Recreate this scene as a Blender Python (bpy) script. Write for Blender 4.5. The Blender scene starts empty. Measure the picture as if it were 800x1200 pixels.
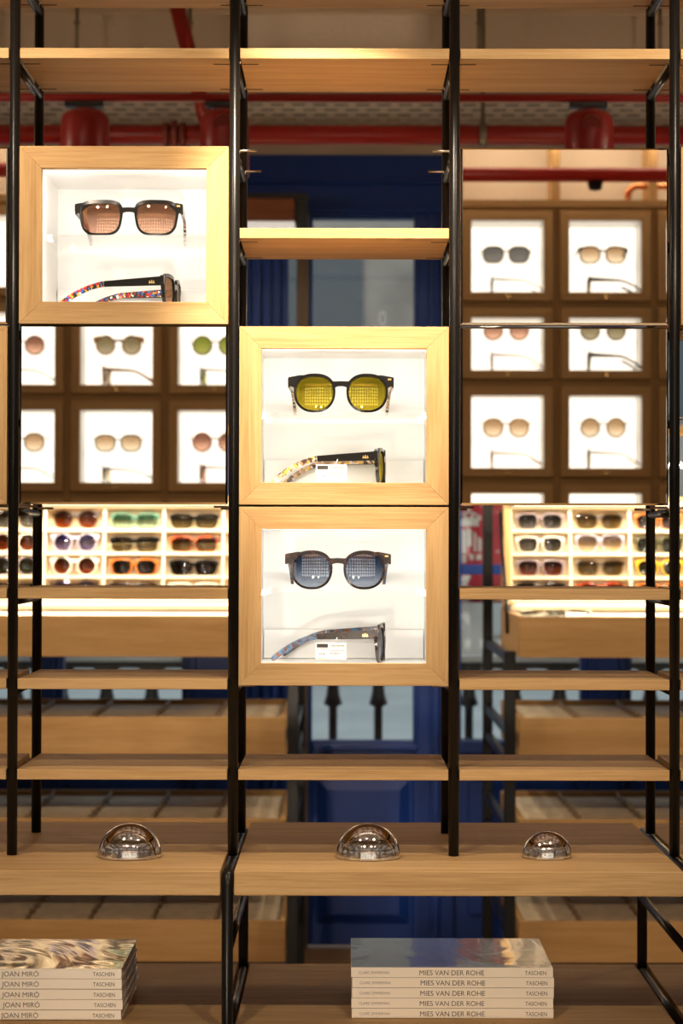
import bpy, math, random
from mathutils import Vector, Matrix
R = math.radians
random.seed(7)
S = bpy.context.scene
COL = S.collection

# ------------------------------------------------------------------ camera, world, exposure
CAM_Y, CAM_Z, CAM_X, FPX = -2.9, 1.2, 0.0014, 2640.0
cam_d = bpy.data.cameras.new('camera')
cam = bpy.data.objects.new('camera', cam_d)
COL.objects.link(cam)
cam_d.sensor_fit = 'HORIZONTAL'
cam_d.sensor_width = 36.0
cam_d.lens = FPX / 800.0 * 36.0
cam_d.clip_start = 0.05
cam_d.dof.use_dof = True
cam_d.dof.focus_distance = 2.93
cam_d.dof.aperture_fstop = 12.0
cam.matrix_world = (Matrix.Translation((CAM_X, CAM_Y, CAM_Z)) @ Matrix.Rotation(4.0 / FPX, 4, 'Z')
                    @ Matrix.Rotation(R(90) + math.atan(37.0 / FPX), 4, 'X') @ Matrix.Rotation(R(0.12), 4, 'Z'))
S.camera = cam

S.view_settings.view_transform = 'Standard'
S.view_settings.look = 'None'
S.view_settings.gamma = 1.0
S.view_settings.use_curve_mapping = False
S.view_settings.exposure = 0.0
S.cycles.max_bounces = 12
S.cycles.diffuse_bounces = 5
S.cycles.glossy_bounces = 5
S.cycles.transmission_bounces = 10
S.cycles.transparent_max_bounces = 24
S.cycles.sample_clamp_indirect = 4.0
S.cycles.caustics_reflective = False
S.cycles.caustics_refractive = False

w = bpy.data.worlds.new('sky')
S.world = w
w.use_nodes = True
w.node_tree.nodes['Background'].inputs[0].default_value = (0.78, 0.81, 0.82, 1)
w.node_tree.nodes['Background'].inputs[1].default_value = 1.3

WARM = (1.0, 0.83, 0.645)


def PX(px, y):
    return CAM_X + (px - 404.0) * (y - CAM_Y) / FPX


def PZ(py, y):
    return CAM_Z + (637.0 - py) * (y - CAM_Y) / FPX


def lamp(name, kind, loc, energy, color=WARM, target=None, parent=None, **kw):
    d = bpy.data.lights.new(name, kind)
    d.energy = energy
    d.color = color
    for k, v in kw.items():
        setattr(d, k, v)
    o = bpy.data.objects.new(name, d)
    COL.objects.link(o)
    o.location = loc
    if target is not None:
        o.rotation_euler = (Vector(target) - Vector(loc)).to_track_quat('-Z', 'Y').to_euler()
    if parent:
        o.parent = parent
        o.location = Vector(loc) - parent.location
    return o


# ------------------------------------------------------------------ materials
def new_mat(name):
    m = bpy.data.materials.new(name)
    m.use_nodes = True
    nt = m.node_tree
    return m, nt, nt.nodes, nt.links, nt.nodes['Principled BSDF']


def plain(name, col, rough=0.5, metal=0.0, coat=0.0, spec=0.5, bump=0.0, bscale=40, vary=0.0):
    m, nt, N, L, p = new_mat(name)
    p.inputs['Base Color'].default_value = (*col, 1)
    p.inputs['Roughness'].default_value = rough
    p.inputs['Metallic'].default_value = metal
    p.inputs['Coat Weight'].default_value = coat
    p.inputs['Coat Roughness'].default_value = 0.08
    p.inputs['Specular IOR Level'].default_value = spec
    if bump or vary:
        tc = N.new('ShaderNodeTexCoord')
        nz = N.new('ShaderNodeTexNoise')
        nz.inputs['Scale'].default_value = bscale
        nz.inputs['Detail'].default_value = 4
        L.new(tc.outputs['Object'], nz.inputs['Vector'])
        if bump:
            b = N.new('ShaderNodeBump')
            b.inputs['Strength'].default_value = bump
            b.inputs['Distance'].default_value = 0.01
            L.new(nz.outputs[0], b.inputs['Height'])
            L.new(b.outputs[0], p.inputs['Normal'])
        if vary:
            r = N.new('ShaderNodeValToRGB')
            r.color_ramp.elements[0].position = 0.3
            r.color_ramp.elements[1].position = 0.7
            r.color_ramp.elements[0].color = (*[c * (1 - vary) for c in col], 1)
            r.color_ramp.elements[1].color = (*[min(1, c * (1 + vary)) for c in col], 1)
            L.new(nz.outputs[0], r.inputs[0])
            L.new(r.outputs[0], p.inputs['Base Color'])
    return m


def oak(name, axis, light, dark, rough=0.42):
    """oak with the grain running along one object axis"""
    m, nt, N, L, p = new_mat(name)
    tc = N.new('ShaderNodeTexCoord')
    oi = N.new('ShaderNodeObjectInfo')
    mul = N.new('ShaderNodeMath'); mul.operation = 'MULTIPLY'; mul.inputs[1].default_value = 37.0
    L.new(oi.outputs['Random'], mul.inputs[0])
    add = N.new('ShaderNodeVectorMath'); add.operation = 'ADD'
    L.new(tc.outputs['Object'], add.inputs[0])
    L.new(mul.outputs[0], add.inputs[1])

    def noise(along, across, detail, rgh, dist=0.0):
        mp = N.new('ShaderNodeMapping')
        sc = [across] * 3
        sc['XYZ'.index(axis)] = along
        mp.inputs['Scale'].default_value = sc
        L.new(add.outputs[0], mp.inputs['Vector'])
        n = N.new('ShaderNodeTexNoise')
        n.inputs['Scale'].default_value = 1.0
        n.inputs['Detail'].default_value = detail
        n.inputs['Roughness'].default_value = rgh
        n.inputs['Distortion'].default_value = dist
        L.new(mp.outputs[0], n.inputs['Vector'])
        return n
    broad = noise(3.0, 45.0, 3, 0.5, 0.6)
    fine = noise(14.0, 520.0, 3, 0.6)
    mix = N.new('ShaderNodeMath'); mix.operation = 'MULTIPLY_ADD'
    mix.inputs[1].default_value = 0.5
    half = N.new('ShaderNodeMath'); half.operation = 'MULTIPLY'; half.inputs[1].default_value = 0.5
    L.new(broad.outputs[0], half.inputs[0])
    L.new(fine.outputs[0], mix.inputs[0])
    L.new(half.outputs[0], mix.inputs[2])
    ramp = N.new('ShaderNodeValToRGB')
    ramp.color_ramp.elements[0].position = 0.34
    ramp.color_ramp.elements[1].position = 0.62
    ramp.color_ramp.elements[0].color = (*dark, 1)
    ramp.color_ramp.elements[1].color = (*light, 1)
    L.new(mix.outputs[0], ramp.inputs[0])
    L.new(ramp.outputs[0], p.inputs['Base Color'])
    p.inputs['Roughness'].default_value = rough + .15
    p.inputs['Specular IOR Level'].default_value = 0.22
    b = N.new('ShaderNodeBump')
    b.inputs['Strength'].default_value = 0.15
    b.inputs['Distance'].default_value = 0.002
    L.new(fine.outputs[0], b.inputs['Height'])
    L.new(b.outputs[0], p.inputs['Normal'])
    return m


def emit(name, col, strength):
    m, nt, N, L, p = new_mat(name)
    p.inputs['Base Color'].default_value = (*col, 1)
    p.inputs['Emission Color'].default_value = (*col, 1)
    p.inputs['Emission Strength'].default_value = strength
    return m


def clear(name, tint, gloss=0.06, rough=0.02, gcol=(1, 1, 1)):
    """thin clear sheet: tinted pass-through with a fresnel-like reflection"""
    m, nt, N, L, p = new_mat(name)
    N.remove(p)
    out = N['Material Output']
    t = N.new('ShaderNodeBsdfTransparent'); t.inputs[0].default_value = (*tint, 1)
    g = N.new('ShaderNodeBsdfGlossy'); g.inputs['Roughness'].default_value = rough
    g.inputs[0].default_value = (*gcol, 1)
    lw = N.new('ShaderNodeLayerWeight'); lw.inputs[0].default_value = 0.25
    ma = N.new('ShaderNodeMath'); ma.operation = 'MULTIPLY_ADD'
    ma.inputs[1].default_value = 0.5; ma.inputs[2].default_value = gloss
    L.new(lw.outputs['Fresnel'], ma.inputs[0])
    mx = N.new('ShaderNodeMixShader')
    L.new(ma.outputs[0], mx.inputs[0]); L.new(t.outputs[0], mx.inputs[1]); L.new(g.outputs[0], mx.inputs[2])
    L.new(mx.outputs[0], out.inputs[0])
    return m


def lens_mat(name, top, bottom, gloss=0.10, gcol=(1, 1, 1), h=0.045):
    """tinted sun lens, the dye graded from top to bottom (given for one pass through both faces)"""
    m, nt, N, L, p = new_mat(name)
    N.remove(p)
    out = N['Material Output']
    tc = N.new('ShaderNodeTexCoord')
    sep = N.new('ShaderNodeSeparateXYZ'); L.new(tc.outputs['Object'], sep.inputs[0])
    mr = N.new('ShaderNodeMapRange'); mr.inputs[1].default_value = 0.004; mr.inputs[2].default_value = h
    L.new(sep.outputs['Z'], mr.inputs[0])
    ramp = N.new('ShaderNodeValToRGB')
    ramp.color_ramp.elements[0].color = (*[math.sqrt(c) for c in bottom], 1)
    ramp.color_ramp.elements[1].color = (*[math.sqrt(c) for c in top], 1)
    L.new(mr.outputs[0], ramp.inputs[0])
    ramp.color_ramp.elements[0].position = .12
    ramp.color_ramp.elements[1].position = .78
    t = N.new('ShaderNodeBsdfTransparent'); L.new(ramp.outputs[0], t.inputs[0])
    g = N.new('ShaderNodeBsdfGlossy'); g.inputs['Roughness'].default_value = 0.015
    g.inputs[0].default_value = (*gcol, 1)
    mx = N.new('ShaderNodeMixShader'); mx.inputs[0].default_value = gloss
    L.new(t.outputs[0], mx.inputs[1]); L.new(g.outputs[0], mx.inputs[2])
    L.new(mx.outputs[0], out.inputs[0])
    return m


def patch_mat(name, cols, scale=160):
    """printed acetate: small angular patches of colour"""
    m, nt, N, L, p = new_mat(name)
    tc = N.new('ShaderNodeTexCoord')
    v = N.new('ShaderNodeTexVoronoi'); v.inputs['Scale'].default_value = scale
    L.new(tc.outputs['Object'], v.inputs['Vector'])
    sep = N.new('ShaderNodeSeparateColor'); L.new(v.outputs['Color'], sep.inputs[0])
    r = N.new('ShaderNodeValToRGB'); r.color_ramp.interpolation = 'CONSTANT'
    e = r.color_ramp.elements
    while len(e) < len(cols):
        e.new(0.5)
    for i, c in enumerate(cols):
        e[i].position = i / len(cols)
        e[i].color = (*c, 1)
    L.new(sep.outputs[0], r.inputs[0])
    L.new(r.outputs[0], p.inputs['Base Color'])
    p.inputs['Roughness'].default_value = 0.2
    return m


def film_mat(name, c0, c1, wscale, strength, rough=0.08):
    """printed cover under glossy wrinkled shrink film"""
    m, nt, N, L, p = new_mat(name)
    tc = N.new('ShaderNodeTexCoord')
    n1 = N.new('ShaderNodeTexNoise'); n1.inputs['Scale'].default_value = 14; n1.inputs['Detail'].default_value = 2
    L.new(tc.outputs['Object'], n1.inputs['Vector'])
    r = N.new('ShaderNodeValToRGB')
    r.color_ramp.elements[0].color = (*c0, 1); r.color_ramp.elements[1].color = (*c1, 1)
    r.color_ramp.elements[0].position = .4; r.color_ramp.elements[1].position = .6
    L.new(n1.outputs[0], r.inputs[0]); L.new(r.outputs[0], p.inputs['Base Color'])
    mp = N.new('ShaderNodeMapping'); mp.inputs['Scale'].default_value = (1, .6, 1); mp.inputs['Rotation'].default_value = (0, 0, .5)
    L.new(tc.outputs['Object'], mp.inputs['Vector'])
    n2 = N.new('ShaderNodeTexNoise'); n2.inputs['Scale'].default_value = wscale; n2.inputs['Detail'].default_value = 3
    n2.inputs['Distortion'].default_value = 1.2
    L.new(mp.outputs[0], n2.inputs['Vector'])
    b = N.new('ShaderNodeBump'); b.inputs['Strength'].default_value = strength; b.inputs['Distance'].default_value = .01
    L.new(n2.outputs[0], b.inputs['Height'])
    L.new(b.outputs[0], p.inputs['Normal']); L.new(b.outputs[0], p.inputs['Coat Normal'])
    p.inputs['Roughness'].default_value = 0.25
    p.inputs['Coat Weight'].default_value = 1.0
    p.inputs['Coat Roughness'].default_value = rough
    p.inputs['Coat IOR'].default_value = 1.8
    return m


OL, OD = (0.58, 0.370, 0.165), (0.40, 0.227, 0.082)
OAKX, OAKY, OAKZ = (oak('oak_grain_' + a.lower(), a, OL, OD) for a in 'XYZ')
BOL, BOD = (0.44, 0.260, 0.10), (0.33, 0.178, 0.058)
BOAKX = oak('aged_oak_across', 'X', BOL, BOD)
BOAKZ = oak('aged_oak_upright', 'Z', BOL, BOD)
DOAKX = oak('brown_oak_across', 'X', (0.34, 0.195, 0.07), (0.25, 0.133, 0.045), .5)
DOAKZ = oak('brown_oak_upright', 'Z', (0.34, 0.195, 0.07), (0.25, 0.133, 0.045), .5)
FLOOR_OAK = oak('floor_oak', 'X', (0.30, 0.17, 0.08), (0.20, 0.10, 0.045), .4)
SLATD = plain('brown_divider', (0.34, 0.24, 0.14), rough=.6)
STEEL = plain('black_lacquered_steel', (0.008, 0.007, 0.006), rough=0.28, spec=0.25, bump=.02, bscale=300)
WALLBRICK = plain('cream_painted_brick', (.80, .71, .57), rough=.8, vary=.06, bscale=25, bump=.25)
PINM = plain('bare_steel_pin', (0.35, 0.31, 0.26), rough=0.3, metal=1.0)
GROOVE = plain('dark_groove', (0.03, 0.018, 0.01), rough=.9)
WHITE = plain('white_acrylic', (0.84, 0.83, 0.80), rough=0.3)
CREAM = plain('cream_lacquer', (0.82, 0.71, 0.53), rough=0.45)
SLATM = plain('pale_ash_slats', (0.70, 0.57, 0.39), rough=.55, vary=.12, bscale=30)
MIRROR = plain('mirror_silver', (0.93, 0.90, 0.86), rough=0.0, metal=1.0)
MEDGE = plain('polished_mirror_edge', (0.85, 0.85, 0.80), rough=0.12, metal=1.0)
ACRYL = clear('clear_acrylic', (0.985, 0.985, 0.98), gloss=0.03)
PANE = clear('window_glass', (0.86, 0.90, 0.90), gloss=0.05)
BRASS = plain('aged_brass', (0.35, 0.22, 0.08), rough=.35, metal=1.0)
GOLD = plain('gold_leaf', (0.9, 0.62, 0.22), rough=.25, metal=1.0)
NAVY = plain('navy_gloss_paint', (0.006, 0.034, 0.20), rough=0.35, spec=.3, bump=.03, bscale=25)
RED = plain('red_gloss_paint', (0.22, 0.008, 0.005), rough=0.36, spec=.3)
BEIGE = plain('beige_plaster', (0.55, 0.45, 0.34), rough=.85, vary=.08, bscale=6, bump=.1)
BRICKM = plain('painted_brick', (0.60, 0.50, 0.38), rough=.8, vary=.10, bscale=25, bump=.25)
MORTAR = plain('painted_mortar', (0.50, 0.41, 0.31), rough=.9, bump=.2, bscale=60)
DARKV = plain('ceiling_void', (0.02, 0.017, 0.014), rough=.9)
IRON = plain('cast_iron', (0.015, 0.017, 0.02), rough=.5)
GREYM = plain('dull_clamp_metal', (0.22, 0.19, 0.14), rough=.4, metal=.8)
COPPER = plain('copper_tube', (0.80, 0.36, 0.16), rough=.25, metal=1.0)
BLACKP = plain('black_plastic', (0.012, 0.012, 0.012), rough=.4)
CARD = plain('white_card', (0.70, 0.68, 0.64), rough=.6)
INK = plain('black_ink', (0.02, 0.018, 0.016), rough=.6)
INKD = plain('brown_ink', (0.07, 0.055, 0.045), rough=.6)
INKG = plain('grey_ink', (0.22, 0.19, 0.16), rough=.6)
CRYSTAL, _nt, _N, _L, _p = new_mat('crystal_glass')
_p.inputs['Base Color'].default_value = (1, 1, 1, 1)
_p.inputs['Roughness'].default_value = 0.0
_p.inputs['IOR'].default_value = 1.56
_p.inputs['Transmission Weight'].default_value = 1.0
_g = _N.new('ShaderNodeBsdfGlossy'); _g.inputs['Roughness'].default_value = 0.0
_g.inputs[0].default_value = (.95, .93, .90, 1)
_m = _N.new('ShaderNodeMixShader'); _m.inputs[0].default_value = .60       # silvered crystal
_L.new(_p.outputs[0], _m.inputs[1]); _L.new(_g.outputs[0], _m.inputs[2]); _L.new(_m.outputs[0], _N['Material Output'].inputs[0])
BACKLIT = emit('backlit_panel', (1.0, 0.94, 0.84), 1.35)
LEDW = emit('white_led_strip', (1.0, 0.96, 0.90), 2.5)
LEDY = emit('warm_led_strip', (1.0, 0.82, 0.55), 2.5)
BULB = emit('spot_lens', (1.0, 0.85, 0.62), 40.0)


# ------------------------------------------------------------------ mesh helpers
class MB:
    def __init__(s):
        s.v, s.f, s.sm = [], [], []

    def add(s, verts, faces, smooth=False):
        b = len(s.v)
        s.v += [tuple(p) for p in verts]
        s.f += [tuple(i + b for i in f) for f in faces]
        s.sm += [smooth] * len(faces)
        return s

    def box(s, x0, x1, y0, y1, z0, z1):
        return s.add([(x0, y0, z0), (x1, y0, z0), (x1, y1, z0), (x0, y1, z0), (x0, y0, z1), (x1, y0, z1), (x1, y1, z1), (x0, y1, z1)],
                     [(0, 3, 2, 1), (4, 5, 6, 7), (0, 1, 5, 4), (1, 2, 6, 5), (2, 3, 7, 6), (3, 0, 4, 7)])

    def prism(s, poly, axis, a, b):
        """polygon given in the two other axes (in XYZ order), pushed along axis from a to b"""
        n = len(poly)

        def pt(p, t):
            q = list(p)
            q.insert('XYZ'.index(axis), t)
            return q
        vs = [pt(p, a) for p in poly] + [pt(p, b) for p in poly]
        fs = [tuple(range(n))[::-1], tuple(range(n, 2 * n))]
        fs += [(i, (i + 1) % n, n + (i + 1) % n, n + i) for i in range(n)]
        return s.add(vs, fs)

    def tube(s, pts, r, n=12, caps=True):
        pts = [Vector(p) for p in pts]
        rs = r if isinstance(r, (list, tuple)) else [r] * len(pts)
        vs, fs = [], []
        up = None
        for i, p in enumerate(pts):
            d = (pts[min(i + 1, len(pts) - 1)] - pts[max(i - 1, 0)]).normalized()
            if up is None:
                up = Vector((0, 0, 1)) if abs(d.z) < .9 else Vector((1, 0, 0))
            a = d.cross(up).normalized()
            bb = a.cross(d).normalized()
            up = bb
            for k in range(n):
                t = 2 * math.pi * k / n
                vs.append(p + (a * math.cos(t) + bb * math.sin(t)) * rs[i])
        for i in range(len(pts) - 1):
            for k in range(n):
                k2 = (k + 1) % n
                fs.append((i * n + k, i * n + k2, (i + 1) * n + k2, (i + 1) * n + k))
        s.add(vs, fs, True)
        if caps:
            b = len(s.v) - len(vs)
            m = len(vs)
            s.f += [tuple(b + k for k in range(n))[::-1], tuple(b + m - n + k for k in range(n))]
            s.sm += [False, False]
        return s

    def lathe(s, prof, c=(0, 0, 0), n=24, smooth=True):
        """profile of (radius, height) turned about the vertical through c"""
        vs, fs = [], []
        for (r, z) in prof:
            for k in range(n):
                t = 2 * math.pi * k / n
                vs.append((c[0] + r * math.cos(t), c[1] + r * math.sin(t), c[2] + z))
        for i in range(len(prof) - 1):
            for k in range(n):
                k2 = (k + 1) % n
                fs.append((i * n + k, i * n + k2, (i + 1) * n + k2, (i + 1) * n + k))
        s.add(vs, fs, smooth)
        b = len(s.v) - len(vs)
        if prof[0][0] > 1e-6:
            s.f.append(tuple(b + k for k in range(n))[::-1]); s.sm.append(False)
        if prof[-1][0] > 1e-6:
            m = len(vs)
            s.f.append(tuple(b + m - n + k for k in range(n))); s.sm.append(False)
        return s

    def build(s, name, mat, parent=None, bevel=0.0, local=False):
        me = bpy.data.meshes.new(name)
        off = Vector((0, 0, 0))
        if parent is not None and not local:
            p = parent
            while p:
                off += p.location
                p = p.parent
        me.from_pydata([Vector(v) - off for v in s.v], [], s.f)
        me.polygons.foreach_set('use_smooth', s.sm)
        me.materials.append(mat)
        me.validate()
        me.update()
        o = bpy.data.objects.new(name, me)
        COL.objects.link(o)
        if parent is not None:
            o.parent = parent
        if bevel:
            md = o.modifiers.new('bevel', 'BEVEL')
            md.width = bevel
            md.segments = 2
            md.limit_method = 'ANGLE'
        return o


def BX(name, mat, x0, x1, y0, y1, z0, z1, parent=None, bevel=0.0):
    return MB().box(x0, x1, y0, y1, z0, z1).build(name, mat, parent, bevel)


def tag(o, label=None, cat=None, group=None, kind=None):
    if label: o['label'] = label
    if cat: o['category'] = cat
    if group: o['group'] = group
    if kind: o['kind'] = kind
    return o


def thing(name, label, cat, loc=(0, 0, 0), group=None):
    o = bpy.data.objects.new(name, None)
    o.empty_display_size = 0.02
    COL.objects.link(o)
    o.location = loc
    return tag(o, label, cat, group)


def struct(o):
    o['kind'] = 'structure'
    return o


def structure(name, loc=(0, 0, 0)):
    o = bpy.data.objects.new(name, None)
    o.empty_display_size = .05
    COL.objects.link(o)
    o.location = loc
    o['kind'] = 'structure'
    return o


def copy_tree(o, parent=None):
    c = o.copy()
    COL.objects.link(c)
    c.parent = parent
    for ch in list(o.children):
        copy_tree(ch, c)
    return c


_textcache = {}


def text(name, body, height, mat, parent, x, y, z, width=None, align='LEFT', bold=0.0):
    """flat lettering facing the camera side (-y); z is the base line"""
    key = (body, height, mat.name, width, align)
    if key not in _textcache:
        cu = bpy.data.curves.new('lettering', 'FONT')
        cu.body = body
        cu.size = 1.0
        cu.extrude = 0.0
        cu.offset = bold
        ob = bpy.data.objects.new('lettering', cu)
        COL.objects.link(ob)
        bpy.context.view_layer.update()
        me = bpy.data.meshes.new_from_object(ob.evaluated_get(bpy.context.evaluated_depsgraph_get()))
        bpy.data.objects.remove(ob)
        xs = [v.co.x for v in me.vertices]
        base = 0.69                                   # cap height of the built-in face
        k = height / base
        kx = (width / (max(xs) - min(xs))) if width else k
        x0 = min(xs)
        tot = (max(xs) - x0) * kx
        sh = {'LEFT': 0, 'RIGHT': -tot, 'CENTER': -tot / 2}[align]
        for v in me.vertices:
            v.co = Vector(((v.co.x - x0) * kx + sh, 0, v.co.y * k))
        me.materials.clear()
        me.materials.append(mat)
        _textcache[key] = me
    o = bpy.data.objects.new(name, _textcache[key])
    COL.objects.link(o)
    off = Vector((0, 0, 0))
    if parent is not None:
        o.parent = parent
        p = parent
        while p:
            off += p.location
            p = p.parent
    o.location = Vector((x, y, z)) - off
    return o


# ------------------------------------------------------------------ room shell
XW = 3.0
Y0, Y1 = -4.32, 3.80        # wall behind the camera, shop front
ZC, ZS, YS = 2.66, 2.445, 3.30
struct(BX('floor', FLOOR_OAK, -XW - .1, XW + .1, Y0 - .1, 3.98, -.1, 0))
struct(BX('ceiling', BEIGE, -XW - .1, XW + .1, Y0 - .1, 3.98, ZC, ZC + .1))
struct(BX('wall_left', BEIGE, -XW - .1, -XW, Y0, Y1, 0, ZC))
struct(BX('wall_right', BEIGE, XW, XW + .1, Y0, Y1, 0, ZC))


def brick_field(root, x0, x1, z0, rows, y, bw=.30, bh=.062, joint=.005, depth=.012, phase=0, mat=None):
    me = None
    for r in range(rows):
        x = x0 - (bw / 2 if (r + phase) % 2 else 0)
        while x < x1:
            if me is None:
                b = MB().box(0, bw - joint, 0, depth, 0, bh - joint).build('brick', mat or BRICKM, root)
                me = b.data
            else:
                b = bpy.data.objects.new('brick', me)
                COL.objects.link(b)
                b.parent = root
            b.location = Vector((x, y - depth + random.uniform(-.0012, .0012), z0 + r * bh)) - root.location
            x += bw


wb = structure('wall_back', (0, Y0, 0))
BX('wall_backing', MORTAR, -XW, XW, Y0 - .1, Y0, 0, ZC, wb)
brick_field(wb, -1.6, 1.9, 2.20, 7, Y0, .305, .064, mat=WALLBRICK)

# dropped brick beam over the shop front and its slotted ceiling
beam = structure('wall_front', (0, YS, 0))
BX('beam_backing', MORTAR, -XW, XW, YS, YS + .10, ZS, ZC, beam)
brick_field(beam, -1.35, 1.35, ZS + .002, 3, YS, .29, .07)
soffit = structure('trim_1', (0, YS, ZS))
BX('ceiling_void_board', DARKV, -1.5, 1.5, YS + .10, Y1, ZS + .03, ZS + .04, soffit)
# slotted board: a plate with real staggered slots
mb = MB()
rows, y = [], YS + .10
slot_h, pitch_x, slot_w = .028, .060, .038
nrow = 6
ys = [YS - .012]
for r in range(nrow):
    a = YS + .03 + r * .075
    ys += [a, a + slot_h]
ys.append(Y1)
for i in range(len(ys) - 1):
    ya, yb = ys[i], ys[i + 1]
    if i % 2 == 0:
        mb.box(-1.5, 1.5, ya, yb, ZS - .012, ZS - .0105)
    else:
        k = (i // 2) % 2
        x = -1.5 - (pitch_x / 2 if k else 0)
        while x < 1.5:
            mb.box(x + slot_w, x + pitch_x, ya, yb, ZS - .012, ZS - .0105)
            x += pitch_x
tag(mb.build('slotted_board', plain('white_ceiling_board', (.68, .60, .49), .7), soffit), kind='stuff')
for sx in (-1, 1):
    BX('soffit_end', BEIGE, min(sx * 1.5, sx * XW), max(sx * 1.5, sx * XW), YS, Y1, ZS - .012, ZS + .02, soffit)


# ------------------------------------------------------------------ shop front: blue joinery
def pf(px): return PX(px, Y1)
def pz(py): return PZ(py, Y1)


fac = structure('trim_2', (0, Y1, 0))
ZG0, ZG1 = pz(867), pz(257)       # glass bottom / top
zh = pz(181)
BX('top_strip', BEIGE, -XW, XW, Y1 + .0, Y1 + .1, zh, ZS + .2, fac)
BX('header_board', NAVY, -XW, XW, Y1 - .01, Y1 + .1, ZG1 + .03, zh, fac)
BX('header_moulding', NAVY, -XW, XW, Y1 - .028, Y1 - .01, pz(216), pz(212), fac, .003)
BX('header_moulding', NAVY, -XW, XW, Y1 - .035, Y1 - .01, pz(250), pz(244), fac, .003)
posts_x = [(-XW, pf(-60)), (pf(45), pf(66)), (pf(222), pf(287)), (pf(515), pf(532)), (pf(689), pf(731)), (pf(905), XW)]
for a, b in posts_x:
    BX('pillar_panel', NAVY, a, b, Y1 - .03, Y1 + .1, 0, ZG1 + .03, fac, .004)
    if .06 < b - a < .4:
        BX('pillar_fillet', NAVY, a + .02, b - .02, Y1 - .04, Y1 - .03, ZG0 - .45, ZG1 - .1, fac, .004)


def window(name, x0, x1, rails=()):
    wn = structure(name, (x0, Y1, ZG0))
    t = .022
    BX('window_frame', NAVY, x0, x0 + t, Y1 + .0, Y1 + .06, ZG0, ZG1 + .03, wn, .003)
    BX('window_frame', NAVY, x1 - t, x1, Y1 + .0, Y1 + .06, ZG0, ZG1 + .03, wn, .003)
    BX('window_sill', NAVY, x0 + .0005, x1 - .0005, Y1 - .045, Y1 + .07, ZG0 - .035, ZG0, wn, .004)
    BX('window_head', NAVY, x0 + t, x1 - t, Y1, Y1 + .06, ZG1, ZG1 + .03, wn, .003)
    BX('spandrel_panel', NAVY, x0 + .001, x1 - .001, Y1 - .01, Y1 + .08, 0, ZG0 - .036, wn)
    BX('raised_field', NAVY, x0 + .04, x1 - .04, Y1 - .02, Y1 - .01, .10, ZG0 - .12, wn, .006)
    for (za, zb) in rails:
        BX('glazing_bar', NAVY, x0 + t, x1 - t, Y1 - .005, Y1 + .045, za, zb, wn, .003)
    BX('pane', PANE, x0 + t, x1 - t, Y1 + .02, Y1 + .026, ZG0, ZG1, wn)


window('window_1', pf(-60), pf(45))
window('window_2', pf(66), pf(222))
window('window_3', pf(532), pf(689), [(pz(673), pz(661))])
window('window_4', pf(731), pf(905))

# fluted shutter panel left of the door and the brown door post
shp = structure('trim_3', (pf(287), Y1, 0))
xs = [287, 294, 306, 318, 329, 338]
for i in range(5):
    BX('shutter_board', NAVY, pf(xs[i]) + .002, pf(xs[i + 1]) - .002, Y1 - .03 - .006 * (i % 2), Y1 + .05, 0, ZG1 + .03, shp, .004)
BX('shutter_backing', NAVY, pf(287) + .003, pf(338) - .003, Y1 + .045, Y1 + .06, 0, ZG1 + .03, shp)
BX('door_post', plain('brown_timber_paint', (.10, .065, .035), .45), pf(347), pf(361), Y1 - .035, Y1 + .08, 0, ZG1 + .03, shp, .003)
BX('side_light', PANE, pf(338), pf(347), Y1 + .02, Y1 + .026, 0, ZG1 + .03, shp)

dr = structure('door_1', (pf(361), Y1, 0))
dx0, dx1 = pf(361), pf(515)
gx0, gx1 = pf(366), pf(484)
BX('stile', NAVY, dx0 + .001, gx0, Y1 - .02, Y1 + .03, .012, ZG1 + .028, dr, .003)
BX('stile', NAVY, gx1, dx1 - .001, Y1 - .02, Y1 + .03, .012, ZG1 + .028, dr, .003)
BX('stile_bead', NAVY, gx1, gx1 + .012, Y1 - .03, Y1 - .02, ZG0 - .01, ZG1 + .02, dr, .003)
BX('stile_bead', NAVY, pf(503), pf(507), Y1 - .03, Y1 - .02, .05, ZG1 + .02, dr, .003)
BX('top_rail', NAVY, gx0, gx1, Y1 - .02, Y1 + .03, ZG1, ZG1 + .028, dr, .003)
BX('bottom_rail', NAVY, gx0, gx1, Y1 - .02, Y1 + .03, .012, ZG0, dr, .003)
BX('sill_bead', NAVY, gx0, pf(490), Y1 - .034, Y1 - .02, ZG0 - .03, ZG0 - .008, dr, .005)
# raised lower panel with a bevelled border
a0, a1, b0, b1 = pf(372), pf(480), pz(1080), pz(912)
m = MB()
o_, i_ = [(a0, b0), (a1, b0), (a1, b1), (a0, b1)], [(a0 + .03, b0 + .03), (a1 - .03, b0 + .03), (a1 - .03, b1 - .03), (a0 + .03, b1 - .03)]
m.add([(p[0], Y1 - .0202, p[1]) for p in o_] + [(p[0], Y1 - .036, p[1]) for p in i_],
      [(0, 1, 5, 4), (1, 2, 6, 5), (2, 3, 7, 6), (3, 0, 4, 7), (4, 5, 6, 7)])
m.build('raised_panel', NAVY, dr)
BX('pane', PANE, gx0, gx1, Y1 + .0, Y1 + .006, ZG0, ZG1, dr)
VINYL, _nt, _N, _L, _p = new_mat('white_window_vinyl')
_p.inputs['Base Color'].default_value = (.85, .86, .88, 1)
_t = _N.new('ShaderNodeBsdfTranslucent'); _t.inputs[0].default_value = (.85, .87, .9, 1)
_m = _N.new('ShaderNodeMixShader'); _m.inputs[0].default_value = .6
_L.new(_p.outputs[0], _m.inputs[1]); _L.new(_t.outputs[0], _m.inputs[2]); _L.new(_m.outputs[0], _N['Material Output'].inputs[0])
_vs, _n = [], 24
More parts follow.
